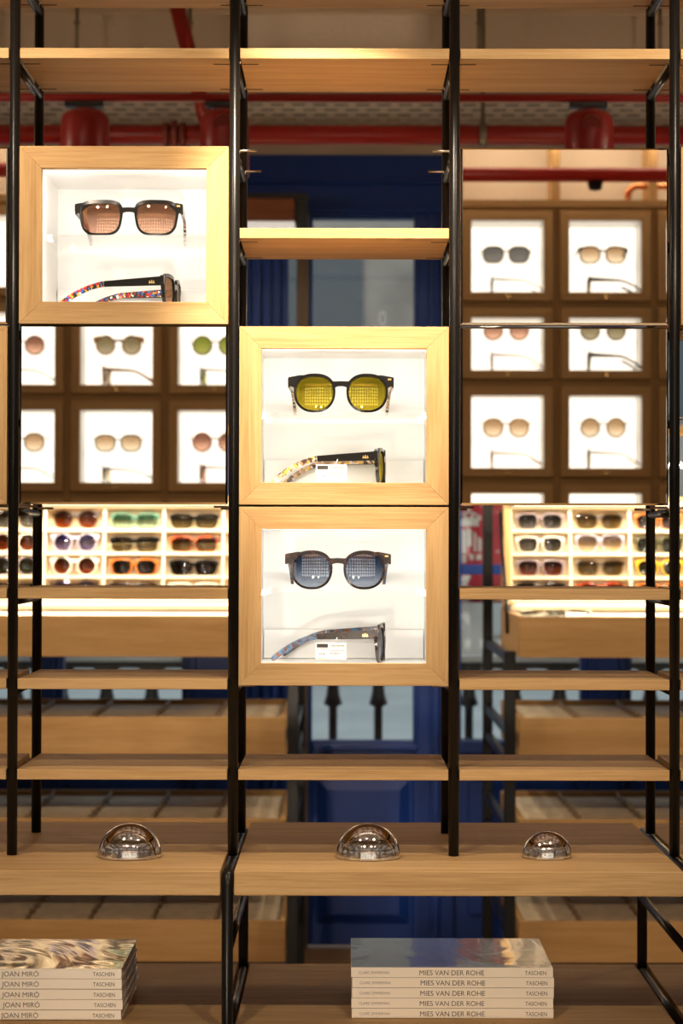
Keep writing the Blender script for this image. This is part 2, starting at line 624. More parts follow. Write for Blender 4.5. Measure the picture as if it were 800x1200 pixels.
for k in range(_n):
    a = 2 * math.pi * k / _n
    for q in (0, 1):
        rx, rz = (4.4, 8.6) if q == 0 else (2.0, 6.0)
        cx_ = math.copysign(abs(math.cos(a)) ** .75, math.cos(a))
        sz_ = math.copysign(abs(math.sin(a)) ** .75, math.sin(a))
        _vs.append((PX(447.5 + rx * cx_, Y1), Y1 - .0006, PZ(372.5 - rz * sz_, Y1)))
MB().add(_vs, [(2 * k, 2 * ((k + 1) % _n), 2 * ((k + 1) % _n) + 1, 2 * k + 1) for k in range(_n)]).build('numeral', VINYL, dr)

# wooden box lintel seen over the shutter
lb = structure('trim_4', (pf(285), 3.62, pz(260)))
yb = 3.62
BX('lintel_board', oak('red_oak', 'X', (.25, .09, .04), (.15, .05, .02), .4), PX(285, yb), PX(344, yb), yb, yb + .14, PZ(258, yb), PZ(231, yb), lb, .006)
BX('lintel_cap', IRON, PX(285, yb), PX(359, yb), yb + .02, yb + .14, PZ(231, yb) + .001, PZ(224, yb), lb)
BX('lintel_side', IRON, PX(345, yb), PX(359, yb), yb + .02, yb + .14, PZ(262, yb), PZ(231, yb), lb)
BX('lintel_soffit', emit('self_lit_soffit', (.9, .9, .85), .5), PX(285, yb), PX(344, yb), yb + .01, yb + .13, PZ(266, yb), PZ(258, yb) - .001, lb)  # pale underside glows by its own emission, no lamp in it

# ------------------------------------------------------------------ street outside
struct(BX('trim_5', plain('street_paving', (.42, .46, .48), .8, vary=.15, bscale=.8), -12, 12, 3.98, 30, -.25, -.12))
bd = thing('building', 'grey brown shop building across the street seen through the door glass', 'building', (0, 22, -.12))
BX('wall', plain('grey_render', (.42, .37, .33), .9, vary=.35, bscale=1.1), -9, 9, 22, 24, -.12, 7, bd)
for i in range(9):
    BX('window', plain('street_window', (.10, .12, .14), .2) if i == 0 else bpy.data.materials['street_window'], -8 + i * 1.8, -7 + i * 1.8, 21.95, 22, 2.6, 4.6, bd)
BX('fascia', plain('fascia_red', (.22, .07, .06), .6), -3, 3.5, 21.9, 22, 2.0, 2.35, bd)
for i in range(7):
    BX('shop_front', plain('pale_shutter', (.5, .5, .48), .6) if i == 0 else bpy.data.materials['pale_shutter'], -8 + i * 2.4, -6.4 + i * 2.4, 21.94, 22, .2, 1.8, bd)

YR = 4.25
rl = thing('railing', 'dark cast iron railing with flared balusters just outside the shop windows', 'railing', (0, YR, -.12))
MB().box(-1.6, 1.6, YR - .02, YR + .02, PZ(783, YR), PZ(776, YR)).build('top_rail', IRON, rl)
BX('hand_rail', plain('pale_galvanised', (.55, .57, .58), .5), -1.6, 1.6, YR - .03, YR + .03, PZ(775, YR), PZ(768, YR), rl)
MB().box(-1.6, 1.6, YR - .02, YR + .02, -.02, .02).build('bottom_rail', IRON, rl)
bal, zt = None, PZ(783, YR)
for i in range(-11, 12):
    x = PX(390.5, YR) + i * .1435
    if bal is None:
        prof = [(.0135, .02), (.0135, zt - .122), (.030, zt - .113), (.022, zt - .085), (.018, zt - .055), (.026, zt - .02), (.045, zt)]
        o = MB().lathe(prof, (x, YR, 0), 14).build('baluster', IRON, rl)
        bal = (o.data, x)
    else:
        o = bpy.data.objects.new('baluster', bal[0])
        COL.objects.link(o)
        o.parent = rl
        o.location = (x - bal[1], 0, 0)

# red banner with a white crown and shield outside window 3
YB = 4.05
REDB = plain('red_banner_cloth', (.62, .035, .07), .7)
WB = plain('banner_white', (.80, .78, .80), .7)
bn = thing('banner', 'red banner with white crown over a shield hung outside the right window', 'banner', (PX(560, YB), YB, PZ(700, YB)))
BX('cloth', REDB, PX(520, YB), PX(592, YB), YB, YB + .006, PZ(706, YB), PZ(560, YB), bn)

MB().tube([(PX(556, YB), YB + .003, PZ(559, YB)), (PX(556, YB), Y1 + .07, PZ(559, YB))], .006, 8).build('bracket', IRON, bn)


def bpoly(pts, name='emblem', mat=WB, k=0):
    MB().prism([(PX(p[0], YB), PZ(p[1], YB)) for p in pts][::-1], 'Y', YB - .004 - .001 * k, YB - .0004).build(name, mat, bn)


# crown: band, points with arches, cross
bpoly([(536, 616), (561, 616), (560, 611), (537, 611)], 'crown')
bpoly([(534, 610), (537, 602), (541, 608), (545, 601), (549, 608), (553, 601), (557, 608), (562, 603), (564, 608), (560, 611), (538, 611)], 'crown')
arc = [(549 + 12 * math.cos(t), 606 - 7 * math.sin(t)) for t in [R(a) for a in range(0, 181, 20)]]
arc2 = [(549 + 9.5 * math.cos(t), 606 - 4.6 * math.sin(t)) for t in [R(a) for a in range(180, -1, -20)]]
bpoly(arc + arc2, 'crown')
bpoly([(547.8, 600), (550.2, 600), (550.2, 595), (547.8, 595)], 'crown')
bpoly([(546, 598), (552, 598), (552, 596.4), (546, 596.4)], 'crown', WB, 1)
# shield with vertical stripes below a slanted top
bpoly([(541, 648), (546, 648), (546, 622), (541, 620)], 'shield')
bpoly([(547, 640), (552.5, 640), (552.5, 621), (547, 618)], 'shield')
bpoly([(555, 646), (558, 646), (558, 626), (555, 622)], 'shield')
bpoly([(560, 646), (564, 646), (564, 632), (560, 628)], 'shield')
bpoly([(541, 659), (546, 659), (546, 650), (541, 650)], 'shield')
bpoly([(550, 656), (555, 656), (555, 649), (550, 649)], 'shield')
bpoly([(558, 656), (564, 656), (564, 649), (558, 649)], 'shield')
bpoly([(539, 676), (548, 674), (553, 675), (549, 679), (547, 685), (540, 689)], 'shield')
bpoly([(581, 646), (583, 648), (585, 646), (583, 644)], 'shield')

# ------------------------------------------------------------------ pipes, rods and hanging spots under the ceiling
YP = 3.16
pm = thing('sprinkler_pipe', 'thick red sprinkler pipe running under the slotted ceiling', 'pipe', (0, YP, PZ(157, YP)))
MB().tube([(-1.9, YP, PZ(157, YP)), (1.9, YP, PZ(157, YP))], .026, 20).build('pipe', RED, pm)
xj = PX(203, YP)
for dx, rr in ((-.022, .034), (.0, .040), (.022, .034)):
    MB().tube([(xj + dx - .008, YP, PZ(157, YP)), (xj + dx + .008, YP, PZ(157, YP))], rr, 16).build('coupling', plain('dark_red_iron', (.16, .02, .015), .4) if dx < 0 else bpy.data.materials['dark_red_iron'], pm)
for xx in (565, -40):
    x = PX(xx, YP)
    MB().tube([(x - .010, YP, PZ(157, YP)), (x + .010, YP, PZ(157, YP))], .031, 16).build('clamp', GREYM, pm)
    MB().tube([(x, YP, PZ(145, YP)), (x, YP, ZC)], .006, 8).build('hanger_rod', GREYM, pm)

dp = thing('branch_pipe', 'red branch pipe slanting down to the left of the sprinkler pipe', 'pipe', (PX(205, 3.05), 3.05, PZ(30, 3.05)))
# leaves the main pipe and climbs toward the ceiling
MB().tube([(PX(246, 3.1), 3.105, PZ(163, 3.105)), (PX(203, 3.1), 3.03, PZ(-12, 3.03))], .021, 16).build('pipe', RED, dp)

rr = thing('lighting_rail', 'slim red rail pipe carrying the hanging red spotlights', 'pipe', (0, 2.1, PZ(114, 2.1)))
MB().tube([(-1.8, 2.1, PZ(113.5, 2.1)), (1.8, 2.1, PZ(113.5, 2.1))], .0095, 14).build('pipe', RED, rr)
for xx in (-1.7, 1.7):
    MB().tube([(xx, 2.1, PZ(110, 2.1)), (xx, 2.1, ZC)], .006, 8).build('hanger_rod', GREYM, rr)

for px, wh in ((88, 'far left'), (221, 'left of the centre bay'), (560, 'right of the centre bay'), (773, 'far right')):
    x = PX(px, 3.2)
    t = thing('hanger_rod', 'dark threaded ceiling rod in front of the brick beam, %s' % wh, 'rod', (x, 3.2, PZ(57, 3.2)))
    MB().tube([(x, 3.2, PZ(66, 3.2)), (x, 3.2, ZC - .004)], .0045, 8).build('rod', GREYM, t)
    MB().tube([(x, 3.2, PZ(27, 3.2)), (x, 3.2, PZ(24, 3.2))], .009, 6).build('nut', GREYM, t)
    # the rods hold a small strut just above the shelf line
    BX('strut', GREYM, x - .01, x + .01, 3.19, 3.21, PZ(67, 3.2), PZ(64, 3.2), t)

for px, lab in ((98, 'red cylinder spotlight hanging above the upper left display box'),
                (262, 'red cylinder spotlight half hidden behind the second black post'),
                (690, 'red cylinder spotlight hanging above the upper right mirror')):
    ys_ = 2.1
    x = PX(px, ys_)
    zt, zb = PZ(129, ys_), PZ(176, ys_) - .06
    t = thing('hanging_spotlight', lab, 'lamp', (x, ys_, zb), 'red spotlights on the rail')
    r = .0545
    MB().lathe([(r - .003, zb), (r, zb + .004), (r, zt - .026), (r * .96, zt - .016), (r * .84, zt - .006), (r * .62, zt - .001), (.0, zt)], (x, ys_, 0), 32).build('lamp_shade', RED, t)
    MB().lathe([(r * .5, zt - .0002), (r * .5, zt + .003), (.0, zt + .003)], (x, ys_, 0), 24).build('top_plate', bpy.data.materials['dark_red_iron'], t)
    if px > 100:
        MB().tube([(x, ys_ - r * .80, zt - .034), (x, ys_ - r * 1.02, zt - .040)], .021, 20).build('cap_plate', bpy.data.materials['dark_red_iron'], t)
    MB().tube([(x, ys_, zt), (x, ys_, PZ(122, ys_))], .006, 10).build('stem', RED, t)
    BX('track_adaptor', BLACKP, x - .045, x + .040, ys_ - .015, ys_ + .015, PZ(125, ys_), PZ(118.6, ys_), t, .002)
    MB().lathe([(r * .7, zb - .001), (.0, zb - .0012)], (x, ys_, 0), 24).build('bulb', BULB, t)
    lamp('hanging_spot_light', 'SPOT', (x, ys_, zb - .01), 26, WARM, (x, ys_ + .75, .9), None, spot_size=R(100), spot_blend=.8, shadow_soft_size=.04)


# ------------------------------------------------------------------ sunglasses
SHAPES = {  # half width, half height, exponent, taper (wider at the top), top lift
    'square': (25.0, 19.5, 3.6, .13), 'panto': (24.3, 22.0, 2.35, .07), 'round': (23.5, 23.0, 2.0, .0),
    'soft': (25.5, 20.0, 2.7, .10), 'cat': (27.0, 18.5, 2.9, .16), 'aviator': (27.0, 22.5, 2.6, .16), 'club': (25.5, 18.5, 3.2, .15)}


def outline(kind, n, grow=0.0, top=0.0):
    a, b, e, tp = SHAPES[kind]
    pts = []
    for i in range(n):
        t = 2 * math.pi * i / n
        c, s_ = math.cos(t), math.sin(t)
        x = a * math.copysign(abs(c) ** (2 / e), c)
        z = b * math.copysign(abs(s_) ** (2 / e), s_)
        x *= 1 + tp * z / b
        if kind in ('cat', 'club') and x > 0 and z > 0:
            z += 4.0 * (x / a) ** 2 * (z / b)
        if kind == 'aviator' and x < 0 and z < 0:
            x *= .86
        pts.append(Vector((x, z)))
    if not grow and not top:
        return pts
    out = []
    for i in range(n):
        d = (pts[(i + 1) % n] - pts[i - 1]).normalized()
        nrm = Vector((d.y, -d.x))
        out.append(pts[i] + nrm * (grow + top * max(0, nrm.y) ** 2))
    return out


def make_glasses(name, label, kind, frame, lens, n=40, rim=3.2, top=1.6, hx=36.0, half=71.0, thick=4.2, fold=False,
                 tip=None, cover=None, emblem=False, wire=False, price_tag=False, group=None, rings=4):
    mm = .001
    root = thing(name, label, 'sunglasses', (0, 0, 0), group)
    a, b, e, tp = SHAPES[kind]
    zc = b + rim
    R_ = 120.0

    def wrap(x): return x * x / (2 * 440.0)
    inner, outer = outline(kind, n), outline(kind, n, rim, top)
    f = MB()
    for s in (-1, 1):
        sec = ((inner, -thick / 2), (outer, -thick / 2 + .5), (outer, thick / 2), (inner, thick / 2))
        for k in range(4):
            vs, fs = [], []
            for ring, y in (sec[k], sec[(k + 1) % 4]):
                for p in ring:
                    x = s * (hx + p.x)
                    vs.append((x * mm, (y + wrap(x)) * mm, (zc + p.y) * mm))
            for i in range(n):
                j = (i + 1) % n
                q = (i, j, n + j, n + i)
                fs.append(q if s > 0 else q[::-1])
            f.add(vs, fs, True)
        # end piece that carries the hinge
        ox = max(p.x for p in outer) + hx
        ztop = zc + b * .80
        if wire:
            f.tube([((s * (ox - 2)) * mm, wrap(ox) * mm, (ztop - 3) * mm), (s * half * mm, (wrap(half) + 2) * mm, (ztop - 3) * mm)], 1.0 * mm, 6)
        else:
            yb_ = wrap(half)
            f.prism([(s * (hx + a * .45) * mm, (zc + b + rim * .6) * mm), (s * (hx + a * .75) * mm, (zc + b * .97 + rim) * mm), (s * (half - 1.2) * mm, (ztop + 4.0) * mm), (s * half * mm, (ztop + 2.8) * mm),
                     (s * half * mm, (ztop - 6.5) * mm), (s * (ox + .4) * mm, (zc + b * .36) * mm), (s * (ox - rim * .8) * mm, (zc + b * .05) * mm), (s * (ox - rim * .9) * mm, (zc + b * .5) * mm)][::s], 'Y', (yb_ * .8 - thick / 2 + .4) * mm, (yb_ + thick / 2) * mm)
    # bridge
    ip = hx + min(p.x for p in inner)
    zb_ = zc + b * (.42 if not wire else .35)
    br = []
    for i in range(9):
        u = -1 + i / 4
        br.append((u * (ip + .5) * mm, (-.5 - 1.0 * (1 - u * u)) * mm, (zb_ + 3.4 * (1 - u * u)) * mm))
    if wire:
        f.tube(br, 2.1 * mm, 8)
    else:
        up_, lo_ = [], []
        for i in range(9):
            u = -1 + i / 4
            up_.append((u * (ip + 2.2) * mm, (zc + b * .66 + 1.6 * (1 - u * u) + 1.8 * u ** 4) * mm))
            lo_.append((u * (ip + .6) * mm, (zc + b * .20 + (b * .18 + 1.0) * (1 - abs(u) ** 3)) * mm))
        f.prism(up_[::-1] + lo_, 'Y', -thick * .5 * mm, thick * .42 * mm)
    fr = f.build('frame_front', frame, root, local=True)
    if emblem:
        MB().box((half - 8) * mm, (half - 3.5) * mm, (wrap(half) * .8 - thick / 2 - .1) * mm, (wrap(half) * .8 - thick / 2 + .6) * mm, (zc + b * .80 + 0) * mm, (zc + b * .80 + 2.2) * mm).build('rivet', GOLD, root, local=True)
    # lenses
    for s in (-1, 1):
        L_ = MB()
        vs, fs = [], []
        big = [p * 1.02 for p in inner]
        for side in (0, 1):
            off = side * 1.6
            vs.append((s * hx * mm, (wrap(hx) - 2.4 + off) * mm, zc * mm))
            for k in range(1, rings + 1):
                u = k / rings
                for p in big:
                    q = p * u
                    x = s * (hx + q.x)
                    vs.append((x * mm, (wrap(x) - 2.4 + (q.x ** 2 + q.y ** 2) / (2 * R_) + off) * mm, (zc + q.y) * mm))
        M_ = 1 + rings * n
        for side in (0, 1):
            o0 = side * M_
            fl = []
            for i in range(n):
                j = (i + 1) % n
                fl.append((o0, o0 + 1 + i, o0 + 1 + j))
                for k in range(rings - 1):
                    fl.append((o0 + 1 + k * n + i, o0 + 1 + (k + 1) * n + i, o0 + 1 + (k + 1) * n + j, o0 + 1 + k * n + j))
            if (side == 0) == (s > 0):
                fl = [q for q in fl]
            else:
                fl = [q[::-1] for q in fl]
            fs += fl
        half_n = len(fs) // 2
        L_.add(vs[:M_], fs[:half_n], True)
        L_.add(vs[M_:], [tuple(i - M_ for i in q) for q in fs[half_n:]], True)
        o0 = 1 + (rings - 1) * n
        ev = vs[o0:o0 + n] + vs[M_ + o0:M_ + o0 + n]
        L_.add(ev, [((i, n + i, n + (i + 1) % n, (i + 1) % n) if s > 0 else ((i + 1) % n, n + (i + 1) % n, n + i, i)) for i in range(n)], True)
        L_.build('lens', lens, root, local=True)
    # temples
    y0 = wrap(half) + 1.5
    zt = zc + b * .80 - 3.5
    if fold:
        for s in (-1, 1):
            m = MB()
            z1 = zt - (0 if s > 0 else 3)
            h = 2.0 if wire else 4.5
            d = y0 + (3 if s > 0 else 7)
            m.box(min(-s * 55, s * half) * mm, max(-s * 55, s * half) * mm, d * mm, (d + 2.6) * mm, (z1 - h) * mm, (z1 + h) * mm)
            m.build('temple', cover or frame, root, local=True)
        return root
    LEN = 134.0

    def path(u):
        """point on the temple centre line, in side view: back, height"""
        d = u * LEN
        if d < 76:
            z = zt - d * .045
        else:
            q = (d - 76) / (LEN - 76)
            z = zt - 3.4 - (zt - 3.4 - 5.0) * (.35 * q + .65 * q * q)
        return d, z

    def strip(s, u0, u1, xo, xi, hs, name_, mat):
        vs, fs = [], []
        N_ = 14
        for i in range(N_ + 1):
            u = u0 + (u1 - u0) * i / N_
            d, z = path(u)
            d2, z2 = path(min(1, u + .02))
            d3, z3 = path(max(0, u - .02))
            tx, tz = d2 - d3, z2 - z3
            l = math.hypot(tx, tz)
            nx, nz = -tz / l, tx / l
            h = hs * (1 - .42 * min(1, u * 1.6)) / 2
            if u > .97:
                h *= .7
            inn = 5.0 * u * u
            for (xx, sg) in ((xo, 1), (xo, -1), (xi, -1), (xi, 1)):
                vs.append((s * (half - xx - inn) * mm, (y0 + d + nx * h * sg) * mm, (z + nz * h * sg) * mm))
        for i in range(N_):
            for k in range(4):
                k2 = (k + 1) % 4
                q = (i * 4 + k, i * 4 + k2, i * 4 + 4 + k2, i * 4 + 4 + k)
                fs.append(q)
        fs += [(3, 2, 1, 0), tuple(N_ * 4 + k for k in range(4))]
        if s < 0:
            fs = [q[::-1] for q in fs]
        return MB().add(vs, fs).build(name_, mat, root, local=True)

    for s in (-1, 1):
        if wire:
            strip(s, 0, 1, .0, 1.8, 5.5, 'temple', cover or frame)
        elif tip is None:
            strip(s, 0, 1, .0, 3.4, 11.0, 'temple', frame)
        else:
            strip(s, 0, .56, .0, 2.2, 12.0, 'temple', frame)
            strip(s, 0, .56, 2.25, 3.8, 10.5, 'temple_lining', tip)
            strip(s, .565, 1, .0, 3.8, 12.0, 'temple_tip', tip)
            if emblem:
                m = MB()
                for k in range(3):
                    cy, hh = 9.0 + 2.6 * k, (4.6 if k == 1 else 3.8)
                    zz = zt - .8
                    xo = s * (half + .12)
                    tri = [(cy - 1.5, zz - 2.4), (cy + 1.5, zz - 2.4), (cy + .3, zz - 2.4 + hh), (cy - .3, zz - 2.4 + hh)]
                    hole = [(cy - .6, zz - 2.4), (cy + .6, zz - 2.4), (cy, zz - 2.4 + hh * .55)]
                    A = [((xo * mm), (y0 + p[0]) * mm, p[1] * mm) for p in tri]
                    m.add(A, [(0, 1, 2, 3)])
                m.build('emblem', GOLD, root, local=True)
    if price_tag:
        y_, z_ = y0 + 50.0, zt - 22.0
        x_ = -half - 1.5
        tg = MB().box(x_ * mm, (x_ + .4) * mm, (y_ - 14) * mm, (y_ + 26) * mm, (z_ - 11) * mm, (z_ + 11) * mm).build('price_tag', CARD, root, local=True)
        xx = (x_ - .12) * mm
        m = MB()

        def mark(ya, yb2, za, zb2):
            m.box(xx, xx + .0001, ya * mm, yb2 * mm, za * mm, zb2 * mm)
        mark(y_ + 10, y_ + 24.5, z_ + 4.5, z_ + 9.5)
        for (ya, yb2, zq) in ((10, 24.5, -10), (10, 24.5, 2.5), (-12, 8, 0.5)):
            mark(y_ + ya, y_ + yb2, z_ + zq, z_ + zq + .5)
        for zq, l0, l1 in ((6, -11, 6), (-4, -6, 6), (-4.5, 13, 20)):
            yy = l0
            while yy < l1:
                wd = random.uniform(.5, 1.3)
                mark(y_ + yy, y_ + yy + wd, z_ + zq, z_ + zq + 1.8)
                yy += wd + random.uniform(.5, 1.0)
        m.build('tag_print', INK, tg, local=True)
        MB().tube([(x_ * mm, y_ * mm, (z_ + 11) * mm), ((-half + 1) * mm, (y_ - 2) * mm, (zt - 4) * mm)], .0004, 5).build('tag_thread', CARD, root, local=True)
    return root


ACET = plain('black_acetate', (.006, .005, .004), rough=.18, spec=.25)
TORT = patch_mat('tortoise_acetate', [(.008, .005, .004), (.012, .006, .004), (.028, .010, .005), (.010, .006, .004)], 260)
MULTI = patch_mat('printed_primary_patches', [(.45, .02, .02), (.02, .02, .02), (.03, .10, .35), (.75, .70, .6), (.42, .27, .03), (.02, .02, .02), (.30, .03, .02), (.02, .02, .02)], 380)
SANDY = patch_mat('printed_sand_patches', [(.45, .29, .19), (.04, .03, .02), (.55, .46, .36), (.28, .15, .07), (.50, .31, .03), (.36, .24, .17), (.05, .03, .02)], 280)
BLUEP = patch_mat('printed_blue_patches', [(.05, .09, .15), (.07, .12, .18), (.13, .045, .02), (.03, .05, .09), (.06, .025, .015), (.06, .10, .16)], 280)
L_ROSE = lens_mat('rose_brown_lens', (.17, .08, .045), (.80, .46, .34), .16, (1, .72, .45), .042)
L_GOLD = lens_mat('yellow_mirror_lens', (.22, .18, .010), (.66, .52, .04), .22, (1, .85, .20), .047)
L_BLUE = lens_mat('blue_gradient_lens', (.010, .032, .085), (.40, .48, .62), .20, (.90, .85, .85), .047)


# ------------------------------------------------------------------ opposite wall display (seen in the mirrors)
YO = -4.10
OX0, OP = 0.506, 0.304
OZ0 = PZ(548, 4.1)               # bottom of a panel row
PW = .2245
COLS, ROWS = range(-8, 6), range(-3, 3)
ow = thing('display_wall', 'tall oak wall carcass holding rows of lit sunglasses boxes, reflected in the mirrors', 'wall unit', (0, YO, 0))
zlo, zhi = OZ0 - .03 + OP * ROWS[0] - .02, OZ0 + OP * ROWS[-1] + PW + .03
for c in range(COLS[0], COLS[-1] + 2):
    x = OX0 + OP * (c - .5)
    BX('upright', DOAKZ, x - .0125, x + .0125, YO - .19, YO - .012, zlo, ZC - .004, ow)
for r in range(ROWS[0], ROWS[-1] + 2):
    z = OZ0 + OP * r - (OP - PW) / 2
    for c in COLS:
        x = OX0 + OP * c
        BX('cross_rail', DOAKX, x - OP / 2 + .013, x + OP / 2 - .013, YO - .19, YO - .013, z - .0125, z + .0125, ow)
BX('top_board', DOAKX, -2.1, 2.1, YO - .012, YO - .0, zhi + .012, zhi + .034, ow)
BX('plinth', DOAKX, -2.1, 2.1, YO - .19, YO - .03, 0, zlo - .002, ow)


def make_opp_box(loc):
    t = thing('wall_display_box', 'square oak sunglasses box with bright backlit panel on the opposite wall', 'display box', loc, 'lit boxes on the opposite wall')
    h, f = PW / 2, .0275
    # local frame: the box faces +y, its panel is at the back
    for k in range(4):
        A, B = h, h + f
        pts = [(-B, B), (B, B), (A, A), (-A, A)]
        rot = [(p[0] * math.cos(k * math.pi / 2) - p[1] * math.sin(k * math.pi / 2), p[0] * math.sin(k * math.pi / 2) + p[1] * math.cos(k * math.pi / 2)) for p in pts]
        MB().prism(rot, 'Y', -.014, .006).build('frame_rail', BOAKX if k % 2 == 0 else BOAKZ, t, .0015, True)
    MB().box(-h, h, -.172, -.166, -h, h).build('backlit_panel', BACKLIT, t, local=True)
    for (a, b_, c, d) in ((-h - .004, -h, -h, h), (h, h + .004, -h, h), (-h, h, h, h + .004), (-h, h, -h - .004, -h)):
        MB().box(a, b_, -.172, -.0145, c, d).build('side_panel', WHITE, t, local=True)
    MB().box(-h, h, -.16, -.05, -.018, -.015).build('acrylic_shelf', ACRYL, t, local=True)
    MB().tube([(0, .006, -h - f / 2), (0, .013, -h - f / 2)], .008, 12).build('latch', BRASS, t, local=True)
    return t


NUM = ('first', 'second', 'third', 'fourth', 'fifth', 'sixth', 'seventh', 'eighth', 'ninth', 'tenth', 'eleventh', 'twelfth', 'thirteenth', 'fourteenth')
ob0 = None
for c in COLS:
    for r in ROWS:
        loc = (OX0 + OP * c, YO, OZ0 + OP * r + PW / 2)
        if ob0 is None:
            ob0 = make_opp_box(loc)
            o = ob0
        else:
            o = copy_tree(ob0)
            o.location = loc
        o['label'] = 'oak box with bright backlit panel, opposite wall, %s row, %s column' % (NUM[ROWS[-1] - r], NUM[c - COLS[0]])

FR = {
    'black': ACET, 'tort': TORT,
    'silver': plain('silver_wire', (.16, .14, .12), .35), 'bronze': plain('bronze_wire', (.07, .04, .018), .35),
    'amber': patch_mat('amber_acetate', [(.5, .2, .03), (.3, .09, .02), (.6, .3, .06), (.12, .04, .02)], 150),
    'brown': plain('brown_acetate', (.10, .035, .02), .2, coat=.5), 'rosegold': plain('rose_metal', (.26, .08, .05), .35),
    'blueaq': plain('blue_acetate', (.08, .30, .45), .2, coat=.5), 'white': plain('white_acetate', (.80, .74, .66), .25, coat=.5),
    'grey': plain('smoky_violet_acetate', (.25, .20, .22), .2, coat=.5), 'clear': clear('clear_acetate', (.80, .76, .70), .10),
    'green': plain('green_clear_acetate', (.07, .17, .12), .2, coat=.5), 'yellow': plain('yellow_acetate', (.65, .38, .03), .2, coat=.5),
    'orange': plain('orange_tortoise', (.45, .13, .02), .2, coat=.5), 'redtort': patch_mat('red_tortoise', [(.35, .03, .01), (.1, .02, .01), (.5, .12, .02), (.05, .02, .01)], 120),
    'lilac': plain('lilac_acetate', (.45, .42, .55), .2, coat=.5), 'olive': plain('olive_acetate', (.06, .06, .025), .2, coat=.5)}
LM = {
    'grey': lens_mat('grey_lens', (.10, .10, .10), (.16, .16, .15), .05), 'smoke': lens_mat('smoke_lens', (.015, .012, .010), (.05, .04, .03), .09),
    'tan': lens_mat('tan_lens', (.34, .22, .12), (.80, .66, .48), .04), 'green': lens_mat('green_lens', (.16, .19, .03), (.30, .32, .08), .05),
    'olive': lens_mat('olive_lens', (.16, .13, .07), (.34, .30, .20), .06), 'rose': lens_mat('rose_lens', (.20, .09, .06), (.70, .42, .30), .05),
    'brown': lens_mat('brown_lens', (.10, .025, .008), (.42, .14, .05), .06), 'blue': lens_mat('blue_lens', (.05, .06, .12), (.22, .24, .32), .08),
    'aqua': lens_mat('aqua_lens', (.35, .55, .45), (.75, .85, .78), .10), 'steel': lens_mat('steel_lens', (.09, .10, .12), (.30, .33, .36), .10),
    'violet': lens_mat('violet_lens', (.10, .09, .30), (.45, .42, .65), .12), 'dkgreen': lens_mat('dark_green_lens', (.02, .035, .012), (.06, .08, .03), .09),
    'clear': lens_mat('pale_lens', (.55, .48, .40), (.85, .80, .70), .06)}

# kind, frame, lens, wire, words - keyed by column and row of the opposite wall
SPEC = {
    (0, 2): ('soft', 'bronze', 'grey', True, 'dark grey lenses in thin metal'), (1, 2): ('soft', 'tort', 'tan', False, 'pale tan lenses in brown acetate'),
    (2, 2): ('round', 'black', 'smoke', False, 'dark lenses in black acetate'),
    (0, 1): ('round', 'rosegold', 'rose', True, 'pink brown lenses in rose metal'), (1, 1): ('round', 'tort', 'olive', False, 'grey brown round lenses in tortoise'),
    (2, 1): ('soft', 'brown', 'tan', False, 'tan lenses in brown acetate'),
    (0, 0): ('panto', 'amber', 'tan', True, 'pale lenses with amber brow'), (1, 0): ('round', 'silver', 'tan', True, 'pale lenses in silver wire'),
    (2, 0): ('square', 'black', 'tan', False, 'pale lenses in black acetate'),
    (-5, 1): ('round', 'brown', 'rose', True, 'brown round lenses in thin brown rims'), (-4, 1): ('round', 'amber', 'olive', False, 'olive round lenses in amber acetate'),
    (-3, 1): ('round', 'bronze', 'green', True, 'green round lenses in bronze wire'),
    (-5, 0): ('panto', 'bronze', 'tan', True, 'tan lenses in bronze wire'), (-4, 0): ('soft', 'blueaq', 'tan', True, 'tan lenses with blue brow'),
    (-3, 0): ('round', 'rosegold', 'rose', True, 'rose lenses in coppery wire')}
for (c, r), (kd, fm, lm, wire, words) in SPEC.items():
    kw = dict(n=24, rim=3.8 if wire else 3.8, top=.8 if wire else 1.4, thick=3.0 if wire else 3.8, wire=wire, half=69, hx=35, rings=3)
    side = 'left' if c < 0 else 'upper right' if r == 2 else 'lower right'
    where = '%s row, %s column, %s mirror' % ({2: 'top', 1: 'upper' if c < 0 else 'middle', 0: 'lower'}[r],
                                                         {0: 'first', 1: 'second', 2: 'third', -5: 'first', -4: 'second', -3: 'third'}[c], 'left' if c < 0 else 'right')
    up = make_glasses('sunglasses', words + ', front view, ' + where, kd, FR[fm], LM[lm], group='front view pairs on the opposite wall', **kw)
    x, z = OX0 + OP * c, OZ0 + OP * r
    up.location = (x, YO - .066, z + PW / 2 - .0145)
    up.scale = (1.16, 1.16, 1.16)
    up.rotation_euler.z = R(180 + random.uniform(-2, 2))
    lo = copy_tree(up)
    lo['label'] = words + ', side view, ' + where
    lo['group'] = 'side view pairs reflected from the opposite wall'
    lo.location = (x - .045, YO - .10, z + .001)
    lo.rotation_euler.z = R(-86)        # faces -x

